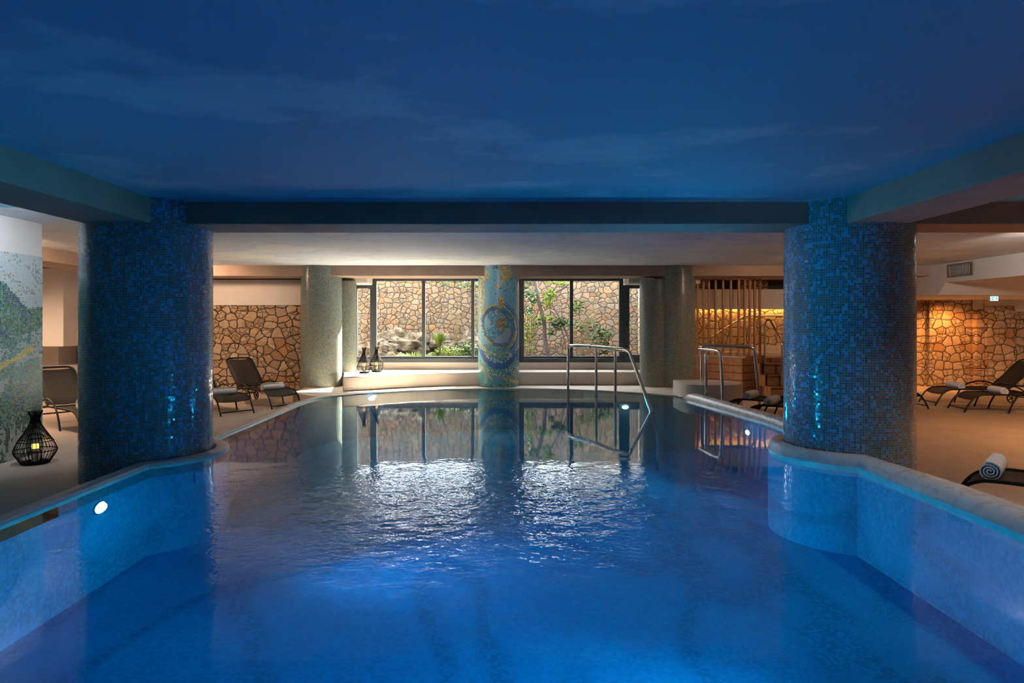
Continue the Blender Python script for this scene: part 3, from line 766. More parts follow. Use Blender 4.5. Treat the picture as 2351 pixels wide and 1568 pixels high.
# the picture column
PR = .447; PITCH = .0235
PNU = int(round(2*PI*PR/PITCH)); PNV = int((CEIL-.244)/PITCH)+1
def pic(i, j):
    ang = 2*PI*(i+.5)/PNU                        # 0 faces the pool
    if ang > PI: ang -= 2*PI
    a = ang*PR; b = (CEIL-.244)-(j+.5)*PITCH     # metres across / metres down from the top
    x = 291+a*553*.80 if abs(ang) < 1.2 else 291+249*math.copysign(1,ang)*(.9+.12*abs(ang))
    if abs(ang) < PI/2: x = 291+249*math.sin(ang)
    y = 50+b/(CEIL-.244)*1475
    r = random.random(); w = fb(x/140.0,y/140.0,1.0,4.0)
    dn = 22*w
    gold = lambda: random.choice([(.66,.42,.03),(.74,.49,.04),(.52,.33,.04),(.76,.56,.14),(.42,.26,.05)])
    blue = lambda: random.choice([(.13,.42,.64),(.17,.47,.68),(.22,.52,.70),(.15,.43,.62)])
    teal = lambda: random.choice([(.05,.30,.33),(.07,.34,.36),(.06,.27,.32),(.10,.36,.40)])
    deep = lambda: random.choice([(.012,.09,.30),(.02,.14,.36),(.015,.06,.22),(.03,.18,.38)])
    mid  = lambda: random.choice([(.03,.22,.40),(.05,.26,.42),(.04,.19,.36)])
    grey = lambda: random.choice([(.34,.45,.50),(.40,.50,.54),(.28,.41,.48)])
    pale = lambda: random.choice([(.70,.70,.60),(.62,.66,.62),(.74,.66,.44)])
    # top gold drifts
    if y < 215 and 300-dn < x < 445+dn and r < .86: return gold() if r < .72 else pale()
    if 108 < x < 165+dn and y < 200 and r < .65: return gold() if r < .45 else pale()
    if y < 110 and 165 < x < 300 and r < .38: return random.choice([gold(), pale(), deep()])
    dl = abs((y-150)-(440-x)*1.0)/1.4
    if 245 < x < 465 and 120 < y < 330 and dl < 15: return gold()
    # gold veil at the side
    if 70 < x < 122 and 180 < y < 640 and w > -.2 and r < .72: return gold() if r < .55 else pale()
    if 505 < x and 150 < y < 700 and r < .40: return gold()
    if y > 200 and y < 480 and 130 < x < 260 and w > .18 and r < .7: return gold()
    if 285 < x < 350 and 430+dn < y < 545: return gold() if r < .7 else (.16,.10,.04)
    if 190 < y < 420 and 240 < x < 500 and r < .10: return random.choice([gold(), pale(), (.10,.07,.04)])
    # spiral
    cx, cy = 285+ (y-790)*.16, 790
    e = math.hypot((x-cx)/195.0, (y-cy)/252.0)+w*.05
    th = math.atan2(y-cy, x-cx)
    if e < 1.06:
        if e > .97: return gold() if (r < .75 and not (-1.2 < th < .3)) else mid()
        if e > .80:
            if -2.9 < th < -.9: return deep() if r < .85 else mid()
            return mid() if r < .72 else random.choice([gold(), teal(), deep()])
        if math.hypot((x-320)/45.0,(y-765)/75.0)+w*.4 < 1: return random.choice([gold(), (.20,.13,.04), (.30,.20,.06)])
        if e > .42 and .15 < th < 1.9: return grey()
        if e > .45 and (th > 2.5 or th < -2.4) and y < 800: return grey() if r < .8 else blue()
        if -1.7 < th < -.3 and e > .62 and r < .5: return random.choice([gold(), (.18,.11,.04), pale()])
        if r < .07: return random.choice([pale(), gold(), (.05,.03,.02)])
        return blue() if r < .5 else mid()
    # bands that wrap round one side of the spiral
    if -1.15 < th < 1.2 and e < 1.34:
        k = (e-1.06)/.28
        if k < .28: return (pale() if r < .45 else gold()) if r < .75 else blue()
        if k < .62: return deep() if r < .8 else mid()
        if k < .80: return blue()
        return mid() if r < .6 else deep()
    # streaming bands below
    e2 = math.hypot((x-300)/250.0,(y-800)/300.0)+w*.03
    if 1.06 <= e2 < 1.24 and y > 880:
        if e2 < 1.13: return (gold() if r < .5 else pale()) if r < .68 else teal()
        return pale() if r < .26 else teal()
    e3 = math.hypot((x-300)/255.0,(y-830)/420.0)+w*.03
    if .97 < e3 < 1.13 and y > 980: return random.choice([(.02,.07,.30),(.015,.08,.34),(.02,.13,.40),(.04,.07,.28)])
    if .86 < e3 <= .97 and y > 1020: return mid() if r < .7 else pale()
    if x > 500 and 700 < y < 1200: return deep() if r < .55 else mid()
    if y > 1230:
        l1 = abs(y-(1250+(x-60)*1.15)) ; l2 = abs(y-(1400+(x-330)*.36)); l3 = abs(y-(1335+(x-180)*.22))
        if l1 < 12 and x < 230 and r < .8: return gold()
        if l2 < 22 and x > 300 and r < .75: return gold()
        if l3 < 26 and 150 < x < 380 and r < .6: return random.choice([gold(), pale(), deep()])
        if y < 1440 and x > 380 and r < .45: return random.choice([gold(), pale(), deep()])
        if y > 1480 and r < .2: return random.choice([(.02,.05,.05), gold()])
        return teal()
    if y > 1000: return teal() if r < .6 else blue()
    return blue()
pcx = (-.144, 14.26)
oc = tile_grid('mosaic_column', None, M['pic'], PNU, PNV,
    lambda i,j: (PR*math.sin(2*PI*i/PNU), -PR*math.cos(2*PI*i/PNU), j*PITCH), pic)
oc.data.polygons.foreach_set('use_smooth', [True]*len(oc.data.polygons))
oc.location = (pcx[0], pcx[1], .244)
tag(oc, 'turquoise mosaic column with a gold and dark blue spiral wave', 'column', None, 'thing')

# ------------------------------------------------------------------ lounger
W = .60
def rail_path(x):
    return smooth_path([(x,-.08,0),(x,-.02,.12),(x,.06,.235),(x,.17,.305),(x,.32,.325),(x,.8,.325),(x,1.27,.315),(x,1.55,.26),(x,1.74,.15)], 4)
def arm_path(x):
    return smooth_path([(x,.62,0),(x,.67,.14),(x,.75,.28),(x,.88,.385),(x,1.08,.44),(x,1.25,.425),(x,1.42,.365),(x,1.55,.27)], 4)
def make_lounger(rise=.585, run=.57):
    """rise / run: how far the backrest lifts and reaches back"""
    r = empty('sun_lounger', (0,0,0))
    def bk(y, z): return (1.27+(y-1.06)*run/.57, .33+(z-.33)*rise/.585)
    for x in (0, W):
        MB().tube(rail_path(x), .0155, 8).build('side_rail', M['black'], r, smooth=True)
        MB().tube(arm_path(x+(-.03 if x == 0 else .03)), .0145, 8).build('armrest', M['black'], r, smooth=True)
    MB().tube([(0,-.052,.06),(W,-.052,.06)], .011, 6).build('foot_bar', M['black'], r)
    MB().tube([(-.02,1.72,.15),(W+.02,1.72,.15)], .012, 6).build('axle', M['black'], r)
    MB().tube([(-.02,1.30,.30),(W+.02,1.30,.30)], .010, 6).build('cross_bar', M['black'], r)
    b = smooth_path([(.02,1.06,.33),(.02,1.3,.56),(.02,1.50,.78),(.03,1.585,.87),(.075,1.62,.905),(.15,1.63,.915),(W-.15,1.63,.915),(W-.075,1.62,.905),(W-.03,1.585,.87),(W-.02,1.5,.78),(W-.02,1.3,.56),(W-.02,1.06,.33)], 3)
    b = [(p.x, *bk(p.y, p.z)) for p in b]
    MB().tube(b, .0155, 8).build('backrest_frame', M['black'], r, smooth=True)
    # slings
    def sheet(path, x0, x1, sag):
        v = []; f = []; nx = 6
        for y, z in path:
            for i in range(nx+1):
                t = i/nx; v.append((x0+(x1-x0)*t, y, z-sag*4*t*(1-t)))
        for j in range(len(path)-1):
            for i in range(nx):
                a = j*(nx+1)+i; f.append((a,a+1,a+nx+2,a+nx+1))
        return MB().add(v, f)
    rp = [(p.y,p.z) for p in rail_path(0) if .04 < p.y < 1.29]
    s1 = sheet(rp, .0, W, .02).build('seat_sling', M['sling'], r, smooth=True)
    bp_ = [bk(1.07+(1.60-1.07)*k/8, .34+(.89-.34)*k/8) for k in range(9)]
    s2 = sheet(bp_, .02, W-.02, .015).build('backrest_sling', M['sling'], r, smooth=True)
    for s in (s1, s2):
        m = s.modifiers.new('Solidify','SOLIDIFY'); m.thickness = .006
    for x in (-.035, W+.035):
        w = MB()
        w.tube([(x,1.72+.085*math.cos(2*PI*k/20),.097+.085*math.sin(2*PI*k/20)) for k in range(20)], .0125, 6, closed=True)
        for k in range(5):
            t = 2*PI*k/5; w.obox((x,1.72,.097),(x,1.72+.08*math.cos(t),.097+.08*math.sin(t)), .014, .014, (1,0,0))
        w.tube([(x-.014,1.72,.097),(x+.014,1.72,.097)], .02, 8)
        w.build('wheel', M['black'], r, smooth=True)
    return r
proto = make_lounger(.555,.57)
def place(o, corner, axis):
    """corner: foot corner on the lounger's own -x side; axis: head direction"""
    o.location = (corner[0], corner[1], 0); o.rotation_euler.z = math.atan2(-axis[0], axis[1])
LG = 'black mesh sun loungers around the pool'
lounger_spots = [
    ((-4.385,12.18), (-.75,.66), 'black mesh lounger before the stone wall, next to the sea green column'),
    ((-4.94,11.27), (-.75,.66), 'black mesh lounger half hidden by the big column, with its towel above the flat coping'),
    ((-6.10,9.36), (-.80,.60), 'black mesh lounger with wheels showing its back beside the green mosaic wall'),
    ((3.76,11.20), (.77,-.64), 'black lounger behind the raised coping, nearer to the hot tub boards'),
    ((3.80,10.38), (.77,-.64), 'black lounger behind the raised coping, nearer to the big column'),
    ((7.86,12.25), (-1.0,-.06), 'black lounger whose foot end just peeks out past the big column'),
    ((8.44,12.70), (.99,-.09), 'black lounger with raised backrest against the orange lit stone wall'),
    ((8.35,11.76), (.985,-.17), 'black lounger standing before the stone pier, in front of its twin'),
    ((3.75,5.47), (.74,-.67), 'black lounger in front beside the wide raised coping'),
]
lou = []
for i, (c, a, lab) in enumerate(lounger_spots):
    o = proto if i == 0 else copy_tree(proto)
    # local +x must be the across direction; corner is at local x = 0
    if a[0] > 0: c = (c[0]-a[1]*W, c[1]+a[0]*W)
    place(o, c, a); tag(o, lab, 'sun lounger', LG); lou.append(o)

# rolled towels
def make_towel(length=.44, R=.078):
    turns = 3.3; n = 84; th = .011
    v = []; f = []; prof = []
    for k in range(n+1):
        t = k/n; a = turns*2*PI*t; r = .012+(R-.012)*t
        prof.append((r*math.cos(a), r*math.sin(a)))
    inner = []
    for k in range(n+1):
        t = k/n; a = turns*2*PI*t; r = max(.004, .012+(R-.012)*t-th)
        inner.append((r*math.cos(a), r*math.sin(a)))
    NL = 8
    for j in range(NL+1):
        x = -length/2+length*j/NL
        for P in (prof, inner):
            for q in P:
                w = .0025*mnoise.noise(Vector((x*9,q[0]*22,q[1]*22)))
                v.append((x, q[0]*(1+w*8), q[1]*.93*(1+w*8)))
    m = n+1; st = 2*m
    for j in range(NL):
        for k in range(n):
            a = j*st+k; f.append((a,a+1,a+st+1,a+st)); b = a+m; f.append((b+1,b,b+st,b+st+1))
        a = j*st+n; f.append((a, a+m, a+m+st, a+st))
    for j, flip in ((0,False),(NL,True)):
        for k in range(n):
            q = (j*st+k, j*st+k+1, j*st+m+k+1, j*st+m+k); f.append(tuple(reversed(q)) if flip else q)
    return MB().add(v, f).build('rolled_towel', M['towel'], None, smooth=True)
towel0 = make_towel()
towel_spots = [
    (0,.30,.445,.40,0,'rolled white towel on the lounger before the stone wall'),
    (1,.30,.46,.40,0,'rolled white towel on the lounger half hidden by the big column'),
    (2,.42,.62,.40,0,'rolled white towel just showing past the big column beside the mosaic wall lounger'),
    (3,.30,.34,.40,0,'rolled grey white towel on the lounger nearer to the hot tub boards'),
    (4,.30,.33,.40,0,'rolled grey white towel on the coping side lounger nearer to the big column'),
    (6,.30,.46,.40,PI,'rolled white towel on the lounger against the orange stone wall'),
    (7,.30,.62,.40,PI,'rolled white towel with frayed end on the lounger before the stone pier'),
    (8,.29,.24,.41,0,'rolled lilac white towel on the lounger in front by the wide coping'),
]
for i, (k, lx, ly, lz, fl, lab) in enumerate(towel_spots):
    o = towel0 if i == 0 else towel0.copy()
    if i: COL.objects.link(o)
    base = lou[k]; rz = base.rotation_euler.z
    p = Matrix.Rotation(rz,3,'Z') @ Vector((lx,ly,0))
    s = 1.13 if k == 8 else 1.0
    o.scale = (s,s,s)
    o.location = (base.location.x+p.x, base.location.y+p.y, .305+.0735*s); o.rotation_euler.z = rz+fl
    tag(o, lab, 'towel', 'rolled towels on the loungers')

# ------------------------------------------------------------------ lanterns
def make_lantern(h=.60, R=.205, ribs=34, fine=True):
    r = empty('wire_lantern')
    # belly profile (fraction of R, fraction of h)
    prof = [(.63,0.0),(.80,.10),(.97,.20),(1.0,.245),(.97,.30),(.82,.42),(.60,.55),(.38,.68),(.23,.78),(.195,.83),(.22,.89),(.35,1.0)]
    P = smooth_path([(a*R,0,b*h) for a,b in prof], 4)
    c = MB()
    for k in range(ribs):
        t = 2*PI*k/ribs; ct, st = math.cos(t), math.sin(t)
        c.tube([(p.x*ct,p.x*st,p.z) for p in P], .0032, 4, caps=False)
    c.build('cage', M['wire'], r)
    g = MB()
    def rad(z):
        for a, b in zip(P, P[1:]):
            if a.z <= z <= b.z: return a.x+(b.x-a.x)*(z-a.z)/max(1e-6,b.z-a.z)
        return P[-1].x
    for z, rr in ((.0,.006),(.245,.0055),(.42,.005),(.78,.007),(.80,.007),(.82,.007),(.84,.007),(.86,.006)):
        g.ring((0,0,z*h+.006), rad(z*h)+.002, rr, 36, 6)
    for z in [.47+.022*k for k in range(14)]:
        g.ring((0,0,z*h), rad(z*h)+.001, .0028, 30, 4)
    g.build('hoops', M['wire'], r, smooth=True)
    MB().lathe([(.001,0),(.64*R,0),(.66*R,.028),(.60*R,.032),(.001,.03)], 32).build('base', M['wire'], r, smooth=True)
    hc = .38*h
    MB().lathe([(.001,.03),(.17*R,.03),(.17*R,hc*.75),(.15*R,hc*.77),(.001,hc*.76)], 20).build('candle', M['candle'], r, smooth=True)
    cd = [o for o in COL.objects if o.parent == r and o.name.startswith('candle')][0]
    MB().lathe([(.001,hc*.72),(.155*R,hc*.74),(.17*R,hc*.86),(.15*R,hc*1.0),(.001,hc*1.0)], 20).build('glow', M['flame'], cd, smooth=True)
    tl = MB()
    for k in range(4):
        t = PI/4+PI/2*k; tl.obox((.30*R*math.cos(t),.30*R*math.sin(t),.03),(.30*R*math.cos(t),.30*R*math.sin(t),hc*.62), .008, .008)
    tl.ring((0,0,hc*.62), .30*R, .005, 20, 5)
    tl.build('candle_holder', M['wire'], r)
    return r
l1 = make_lantern(.60,.21,34); l1.location = (-5.38,7.48,0); l1.rotation_euler.z = .2
tag(l1, 'black wire bottle lantern with lit candle on the deck by the green mosaic', 'lantern', 'wire candle lanterns')
l2 = make_lantern(.556,.152,26); l2.location = (-3.05,14.12,BENCH)
tag(l2, 'black wire lantern on the bench next to the slim column', 'lantern', 'wire candle lanterns')
l3 = copy_tree(l2); l3.location = (-2.86,14.52,BENCH); l3.rotation_euler.z = .4
tag(l3, 'black wire lantern on the bench in front of the window corner', 'lantern', 'wire candle lanterns')

# ------------------------------------------------------------------ handrails
def post(parent, p, z0, z1, r=.027, neck=True, name='post'):
    m = MB()
    if neck:
        m.tube([(p[0],p[1],z0),(p[0],p[1],z1-.085),(p[0],p[1],z1-.075),(p[0],p[1],z1-.05),(p[0],p[1],z1)], [r,r,r*.8,r*.45,r*.45], 12)
    else: m.tube([(p[0],p[1],z0),(p[0],p[1],z1)], r, 12)
    m.lathe([(.001,0),(r*1.9,0),(r*1.9,.008),(r*1.2,.012),(.001,.012)], 16, (p[0],p[1],z0))
    return m.build(name, M['steel'], parent, smooth=True)
h1 = empty('pool_handrail', (1.30,13.5,.19)); off = Vector((1.30,13.5,.19))
tag(h1, 'long chrome handrail leading down into the far end of the pool', 'handrail', 'chrome pool handrails')
def hp(*p): return Vector(p)-off
MB().tube([hp(1.30,13.50,.185)]+smooth_path([hp(1.30,13.50,1.02),hp(1.305,13.48,1.11),hp(1.335,13.40,1.148),hp(1.38,13.28,1.152)],4)+[hp(1.75,12.5,1.152),hp(2.0,11.72,1.140)]+smooth_path([hp(2.11,11.40,1.135),hp(2.145,11.28,1.10),hp(2.165,11.20,1.02)],4)+[hp(2.285,10.22,.228),hp(2.30,10.0,-.02),hp(2.30,9.9,-.30),hp(2.30,9.9,-.62)], .029, 14).build('rail', M['steel'], h1, smooth=True)
for a, b, z0 in (((1.42,13.18,1.152),(1.66,12.68,1.152),0),((1.78,12.40,1.15),(2.08,11.5,1.138),0)):
    MB().tube([hp(*a),hp(*b)], .036, 14).build('grip_sleeve', M['steel'], h1, smooth=True)
o_ = post(h1, hp(1.74,12.5,0), 0-.004, 1.152-.19-.02)
o_ = post(h1, hp(1.985,11.78,0), 0-.004, 1.14-.19-.02)

h2 = empty('pool_handrail', (3.74,12.5,0)); off = Vector((3.74,12.5,0))
tag(h2, 'chrome handrail arching over the white corner block towards the hot tub boards', 'handrail', 'chrome pool handrails')
MB().tube([hp(3.74,12.45,.48)]+smooth_path([hp(3.74,12.45,1.08),hp(3.75,12.44,1.15),hp(3.79,12.42,1.182),hp(3.86,12.40,1.185)],4)+[hp(4.40,12.30,1.170)]+smooth_path([hp(4.56,12.27,1.160),hp(4.64,12.25,1.135),hp(4.67,12.24,1.08)],4)+[hp(4.76,12.2,.0)], .029, 14).build('rail', M['steel'], h2, smooth=True)
MB().tube([hp(3.90,12.39,1.184),hp(4.52,12.28,1.166)], .039, 14).build('grip_sleeve', M['steel'], h2, smooth=True)
h3 = empty('pool_handrail', (3.55,11.0,.33)); off = Vector((3.55,11.0,.33))
tag(h3, 'short chrome handrail standing on the raised coping', 'handrail', 'chrome pool handrails')
MB().tube([hp(3.57,12.0,1.135),hp(3.60,11.35,1.14)]+smooth_path([hp(3.62,11.15,1.14),hp(3.63,11.06,1.12),hp(3.635,11.0,1.04)],4)+[hp(3.655,10.95,.20)], .029, 14).build('rail', M['steel'], h3, smooth=True)
post(h3, hp(3.60,11.72,0), .0-.06, 1.135-.33-.02)

# white corner block at the end of the raised coping
blk = [(p.x,p.y) for p in smooth_path([(3.28,12.20,0),(3.33,11.95,0),(3.45,11.80,0),(3.75,11.72,0),(4.10,11.77,0),(4.33,11.95,0),(4.43,12.25,0),(4.38,12.60,0),(4.2,12.85,0)],4)] + [(3.30,12.85)]
cb = MB().prism(blk, 0.0, .495).build('corner_block', M['cream'], bevel=.045, smooth=True)
tag(cb, 'white rounded plaster block at the corner of the pool', 'plaster block')

# ------------------------------------------------------------------ hot tub surround, slats, steps
TA = Vector((4.42,15.2)); TB = Vector((5.22,14.38)); TC = Vector((5.98,15.05)); TD = Vector((7.6,15.05))
tub = empty('hot_tub_surround', (5.2,15.3,0)); off = Vector((5.2,15.3,0))
tag(tub, 'warm wooden boarded hot tub surround with a pale rim', 'hot tub')
def boards(name, a, b, mat, z1=.84, n=5):
    m = MB(); d = (b-a).normalized(); nn = Vector((d.y,-d.x)); H = z1/n
    for k in range(n):
        z0_ = k*H+.004; p = a+nn*.012; q = b+nn*.012
        m.obox((p.x-off.x,p.y-off.y,z0_+H/2-.002),(q.x-off.x,q.y-off.y,z0_+H/2-.002), .024, H-.014)
    a2 = a-nn*.01; b2 = b-nn*.01
    m.obox((a2.x-off.x,a2.y-off.y,z1/2-.01),(b2.x-off.x,b2.y-off.y,z1/2-.01), .01, z1-.04)
    return m.build(name, mat, tub, bevel=.003)
boards('front_boards', TA, TB, M['wood']); boards('side_boards', TB, TC, M['wood_dark'])  # side boards darker: the shade of that face put into the colour
def shift(pts): return [(p[0]-off.x,p[1]-off.y) for p in pts]
MB().prism(shift([TA+Vector((-.02,-.03)),TB+Vector((0,-.05)),TB+Vector((.16,.14)),TA+Vector((.16,.16))]), .84,.875).build('rim', M['rim'], tub, bevel=.006)
MB().prism(shift([TB+Vector((.03,0)),TC+Vector((.02,-.02)),TC+Vector((-.12,.14)),TB+Vector((0,.2))]), .842,.87).build('side_rim', M['wood_dark'], tub, bevel=.006)
MB().prism(shift([(4.55,15.3),(5.25,14.6),(5.9,15.2),(7.6,15.2),(7.6,16.65),(4.5,16.65)]), .0,.80).build('deck_platform', M['wood_dark'], tub)
MB().box(4.4-off.x,8.2-off.x,16.15-off.y,16.66-off.y,.0,.90).build('pale_ledge', M['rim'], tub, bevel=.01)
MB().box(4.4-off.x,8.2-off.x,16.45-off.y,16.67-off.y,.88,1.04).build('pale_upstand', M['rim'], tub, bevel=.01)

scr = empty('slat_screen', (5.2,14.9,.87)); off = Vector((5.2,14.9,.87))
tag(scr, 'open screen of upright wooden slats on the hot tub rim', 'slat screen')
def slat(p):
    MB().box(p.x-.021-off.x,p.x+.021-off.x,p.y-.03-off.y,p.y+.03-off.y,.0,2.718-.87).build('slat', M['slat'], scr, bevel=.004)
for xs in (1601.4,1615,1627.5,1642.8,1660,1677.8,1696):
    k = (xs-1160)/1500.0
    d = TB-TA; a = TA+Vector((.08,.08))
    # where the line of sight column meets the rim line
    t = (k*a.y-a.x)/(d.x-k*d.y); slat(a+d*t)
for xs in (1709.8,1721.5,1732.6,1744.5):
    k = (xs-1160)/1500.0; d = TC-TB; a = TB+Vector((-.02,.10))
    t = (k*a.y-a.x)/(d.x-k*d.y); slat(a+d*t)

stp = empty('wooden_steps', (6.5,14.6,0)); off = Vector((6.5,14.6,0))
tag(stp, 'dark wooden steps climbing to the hot tub', 'steps')
for k in range(3):
    y0_ = 14.12+.30*k; z = .235*(k+1)-.005
    xa = 5.62+.05*k
    MB().box(xa+.12-off.x,7.4-off.x,y0_-.02-off.y,y0_+.32-off.y,z-.03,z).build('tread', M['wood_dark'], stp, bevel=.004)
    MB().box(xa+.12-off.x,7.4-off.x,y0_+.02-off.y,y0_+.05-off.y,z-.235+.005,z-.03).build('riser', M['wood_dark'], stp)
m = MB()
m.prism_x([(14.12-off.y,0),(15.02-off.y,0),(15.02-off.y,.70),(14.72-off.y,.70),(14.72-off.y,.465),(14.42-off.y,.465),(14.42-off.y,.23),(14.12-off.y,.23)], 5.60-off.x, 5.74-off.x)
m.build('stringer', M['slat'], stp, recalc=True, bevel=.004)
rl = empty('step_handrail', (5.85,14.55,0)); off = Vector((5.85,14.55,0))
tag(rl, 'bent steel handrail fixed to the wooden steps', 'handrail')
MB().tube([hp(5.86,14.75,.70)]+smooth_path([hp(5.86,14.75,1.56),hp(5.875,14.72,1.66),hp(5.91,14.66,1.69),hp(5.93,14.60,1.66)],4)+[hp(6.02,14.30,1.25)]+smooth_path([hp(6.03,14.27,1.20),hp(6.035,14.25,1.14)],3)+[hp(6.035,14.25,.24)], .022, 12).build('rail', M['steel'], rl, smooth=True)
wr = empty('wall_handrail', (6.2,16.62,1.8)); off = Vector((6.2,16.62,1.8))
tag(wr, 'thin steel handrail rising along the cove lit stone wall', 'handrail')
MB().tube([hp(5.20,16.60,1.235),hp(6.05,16.60,1.775),hp(6.12,16.60,1.797),hp(6.2,16.60,1.80),hp(8.6,16.60,1.80)], .019, 10).build('rail', M['steel'], wr, smooth=True)
for x, z in ((5.5,1.42),(6.6,1.80),(7.8,1.80)):
    MB().tube([hp(x,16.60,z-.02),hp(x,16.70,z-.06)], .009, 6).build('bracket', M['steel'], wr)

# ------------------------------------------------------------------ cove LED, vent, exit sign, downlights
lt = empty('cove_light', (6.3,16.645,2.012)); tag(lt, 'warm strip light hidden under the white wall edge above the stone', 'strip light')
MB().box(-2.75,2.70,-.012,.012,-.006,.004).build('led_strip', M['led'], lt)

vn = empty('air_vent', (9.05,12.985,2.54)); tag(vn, 'grey rectangular air vent grille high on the white bulkhead', 'air vent')
MB().box(-.02,.005,-.355,.355,0,.035).box(-.02,.005,-.355,.355,.225,.262).box(-.02,.005,-.355,-.315,.03,.23).box(-.02,.005,.315,.355,.03,.23).build('frame', M['vent'], vn, bevel=.003)
MB().box(.0,.006,-.32,.32,.03,.23).build('backing', M['dark'], vn)
lv = MB()
for k in range(16): lv.obox((-.004,-.30+.04*k,.03),(-.004,-.30+.04*k,.23), .012, .006, (.6,.8,0))
lv.build('louvre_grille', M['vent'], vn)

ex = empty('exit_sign', (10.43,13.93,2.078)); ex.scale = (.60,.60,.84); tag(ex, 'small lit green and white emergency exit sign above the stone pier', 'exit sign')
MB().box(-.155,.155,0,.10,0,.135).build('housing', M['white'], ex, bevel=.006)
M['exit_face'] = emit('exit_face', (.72,1.0,.92), 1.15); M['exit_green'] = emit('exit_green', (.12,.62,.48), .8)
MB().box(-.145,.135,-.006,.0,.010,.125).build('face', M['exit_face'], ex)
pg = MB()
pg.box(-.10,-.078,-.009,-.006,.040,.095).box(-.10,-.05,-.009,-.006,.088,.105).box(-.10,-.05,-.009,-.006,.028,.045).box(-.04,-.015,-.009,-.006,.085,.107).box(-.04,-.015,-.009,-.006,.028,.050).box(.062,.092,-.009,-.006,.028,.107)
pg.build('pictogram', M['exit_green'], ex)

def downlight(loc, label, power, col, size=1.9, z=None, drop=.03, aim=(0,0,-1)):
    e = empty('downlight', loc); tag(e, label, 'downlight', 'recessed ceiling downlights')
    MB().ring((0,0,-.004), .055, .008, 24, 6).build('rim', M['steel'], e, smooth=True)
    MB().lathe([(.001,-.006),(.05,-.006),(.05,-.001),(.001,-.001)], 20).build('lamp', M['spot_on'], e)
    ld = bpy.data.lights.new('downlight_beam','SPOT'); ld.energy = power*2.1; ld.color = col; ld.spot_size = size; ld.spot_blend = .8; ld.shadow_soft_size = .10
    lo = bpy.data.objects.new('downlight_beam', ld); COL.objects.link(lo); lo.location = (loc[0],loc[1],loc[2]-drop)
    g = Vector(aim).normalized(); lo.rotation_mode = 'QUATERNION'; lo.rotation_quaternion = (-g).to_track_quat('Z','Y')
ORANGE = (1.0,.46,.16); WARM = (1.0,.66,.42); SOFT = (1.0,.84,.70)
downlight((10.85,15.95,2.198), 'recessed warm downlight grazing the orange stone wall', 95, (1.0,.38,.08), 2.2, aim=(.25,.35,-1))
downlight((9.5,16.0,2.198), 'recessed warm downlight hidden behind the big column over the stone wall', 60, ORANGE, 2.3)
downlight((13.6,14.6,2.198), 'recessed warm downlight over the far deck corner outside the pier', 60, WARM, 2.4)
downlight((8.3,8.6,CEIL-.002), 'recessed warm downlight over the lounger deck beyond the beam', 185, ORANGE, 2.5)
downlight((8.0,4.6,CEIL-.002), 'recessed warm downlight over the front lounger deck', 190, ORANGE, 2.5)
downlight((12.4,11.5,2.44), 'recessed warm downlight under the white bulkhead', 140, ORANGE, 2.5)
downlight((6.9,7.9,CEIL-.002), 'added soft fill light by the deck beam, turned to the white bulkhead', 210, SOFT, 1.15, aim=(.42,.90,-.07), drop=.12)  # added out of view to brighten the bulkhead face
downlight((5.55,11.0,CEIL-.002), 'added warm fill light hidden behind the big column, turned to the hot tub boards', 120, WARM, 1.5, aim=(-.08,1,-.52))  # added lamp standing in for daylight on the tub boards
downlight((4.25,4.75,CEIL-.002), 'added neutral fill light just outside the beam over the raised coping', 34, (1.0,.93,.86), 1.7, aim=(-.28,.05,-1))  # extra lamp out of view, put in to lift the coping top
downlight((-.35,7.55,CEIL-.002), 'added fill spot behind the cross beam turned to the spiral column', 120, (1.0,.90,.78), .55, aim=(.03,1,-.20))  # added lamp hidden by the beam, lights the spiral column from the front
downlight((-9.4,11.6,CEIL-.002), 'recessed warm downlight over the loungers at the stone wall', 220, WARM, 2.6)
downlight((-6.85,9.25,CEIL-.002), 'recessed soft downlight behind the green mosaic pier', 130, WARM, 2.7, aim=(-.8,.6,-1), drop=.08)
downlight((-4.75,6.6,CEIL-.002), 'recessed cool downlight above the lantern and green mosaic', 75, (.80,.90,1.0), 1.9, aim=(-1.0,.75,-.85))
downlight((-6.45,12.9,CEIL-.002), 'added warm fill light behind the big column over the back loungers', 120, WARM, 2.6, aim=(.25,1,-1.1))  # extra unseen lamp, put in to light the stone wall

# ------------------------------------------------------------------ garden courtyard
struct(MB().box(-9,3.6,15.45,18.8,.3,.66).box(3.6,9,16.96,18.8,.3,.66).build('floor_garden', M['soil']), 'garden soil beyond the windows')
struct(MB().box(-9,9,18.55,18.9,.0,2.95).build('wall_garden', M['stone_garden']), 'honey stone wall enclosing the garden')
struct(MB().box(2.1,9,18.95,19.4,.0,6.4).build('wall_sun_blocker', M['white']), 'unseen wall behind the garden wall, added to block the sun')  # out of view; added to keep direct sun out of one window
struct(MB().box(-5.6,-5.3,15.45,18.6,.0,3.4).build('wall_garden_left', M['stone_side']))
struct(MB().box(5.6,5.9,16.96,18.6,.0,2.9).build('wall_garden_right', M['stone_side']))
rocks = [(-3.05,16.7,.92,.30,'pale boulder standing at the window corner by the lanterns'),
    (-2.35,17.2,1.12,.34,'mossy boulder below the stone wall between two shrubs'),
    (-2.95,17.6,1.20,.36,'tall brown boulder leaning on the garden wall'),
    (-1.75,17.5,1.12,.33,'pinkish boulder at the top of the rock heap'),
    (-1.30,17.1,.95,.30,'boulder behind the leafy ground cover'),
    (-.85,17.4,1.10,.36,'bulky lichened boulder under the canes'),
    (-.55,16.8,.85,.24,'pale split boulder beside the picture column'),
    (-2.6,16.5,.76,.20,'small rock in front of the mossy boulder'),
    (-1.9,16.6,.76,.19,'small rock among the grass tufts'),
    (-3.4,17.1,.95,.32,'shaded boulder beyond the narrow side pane')]
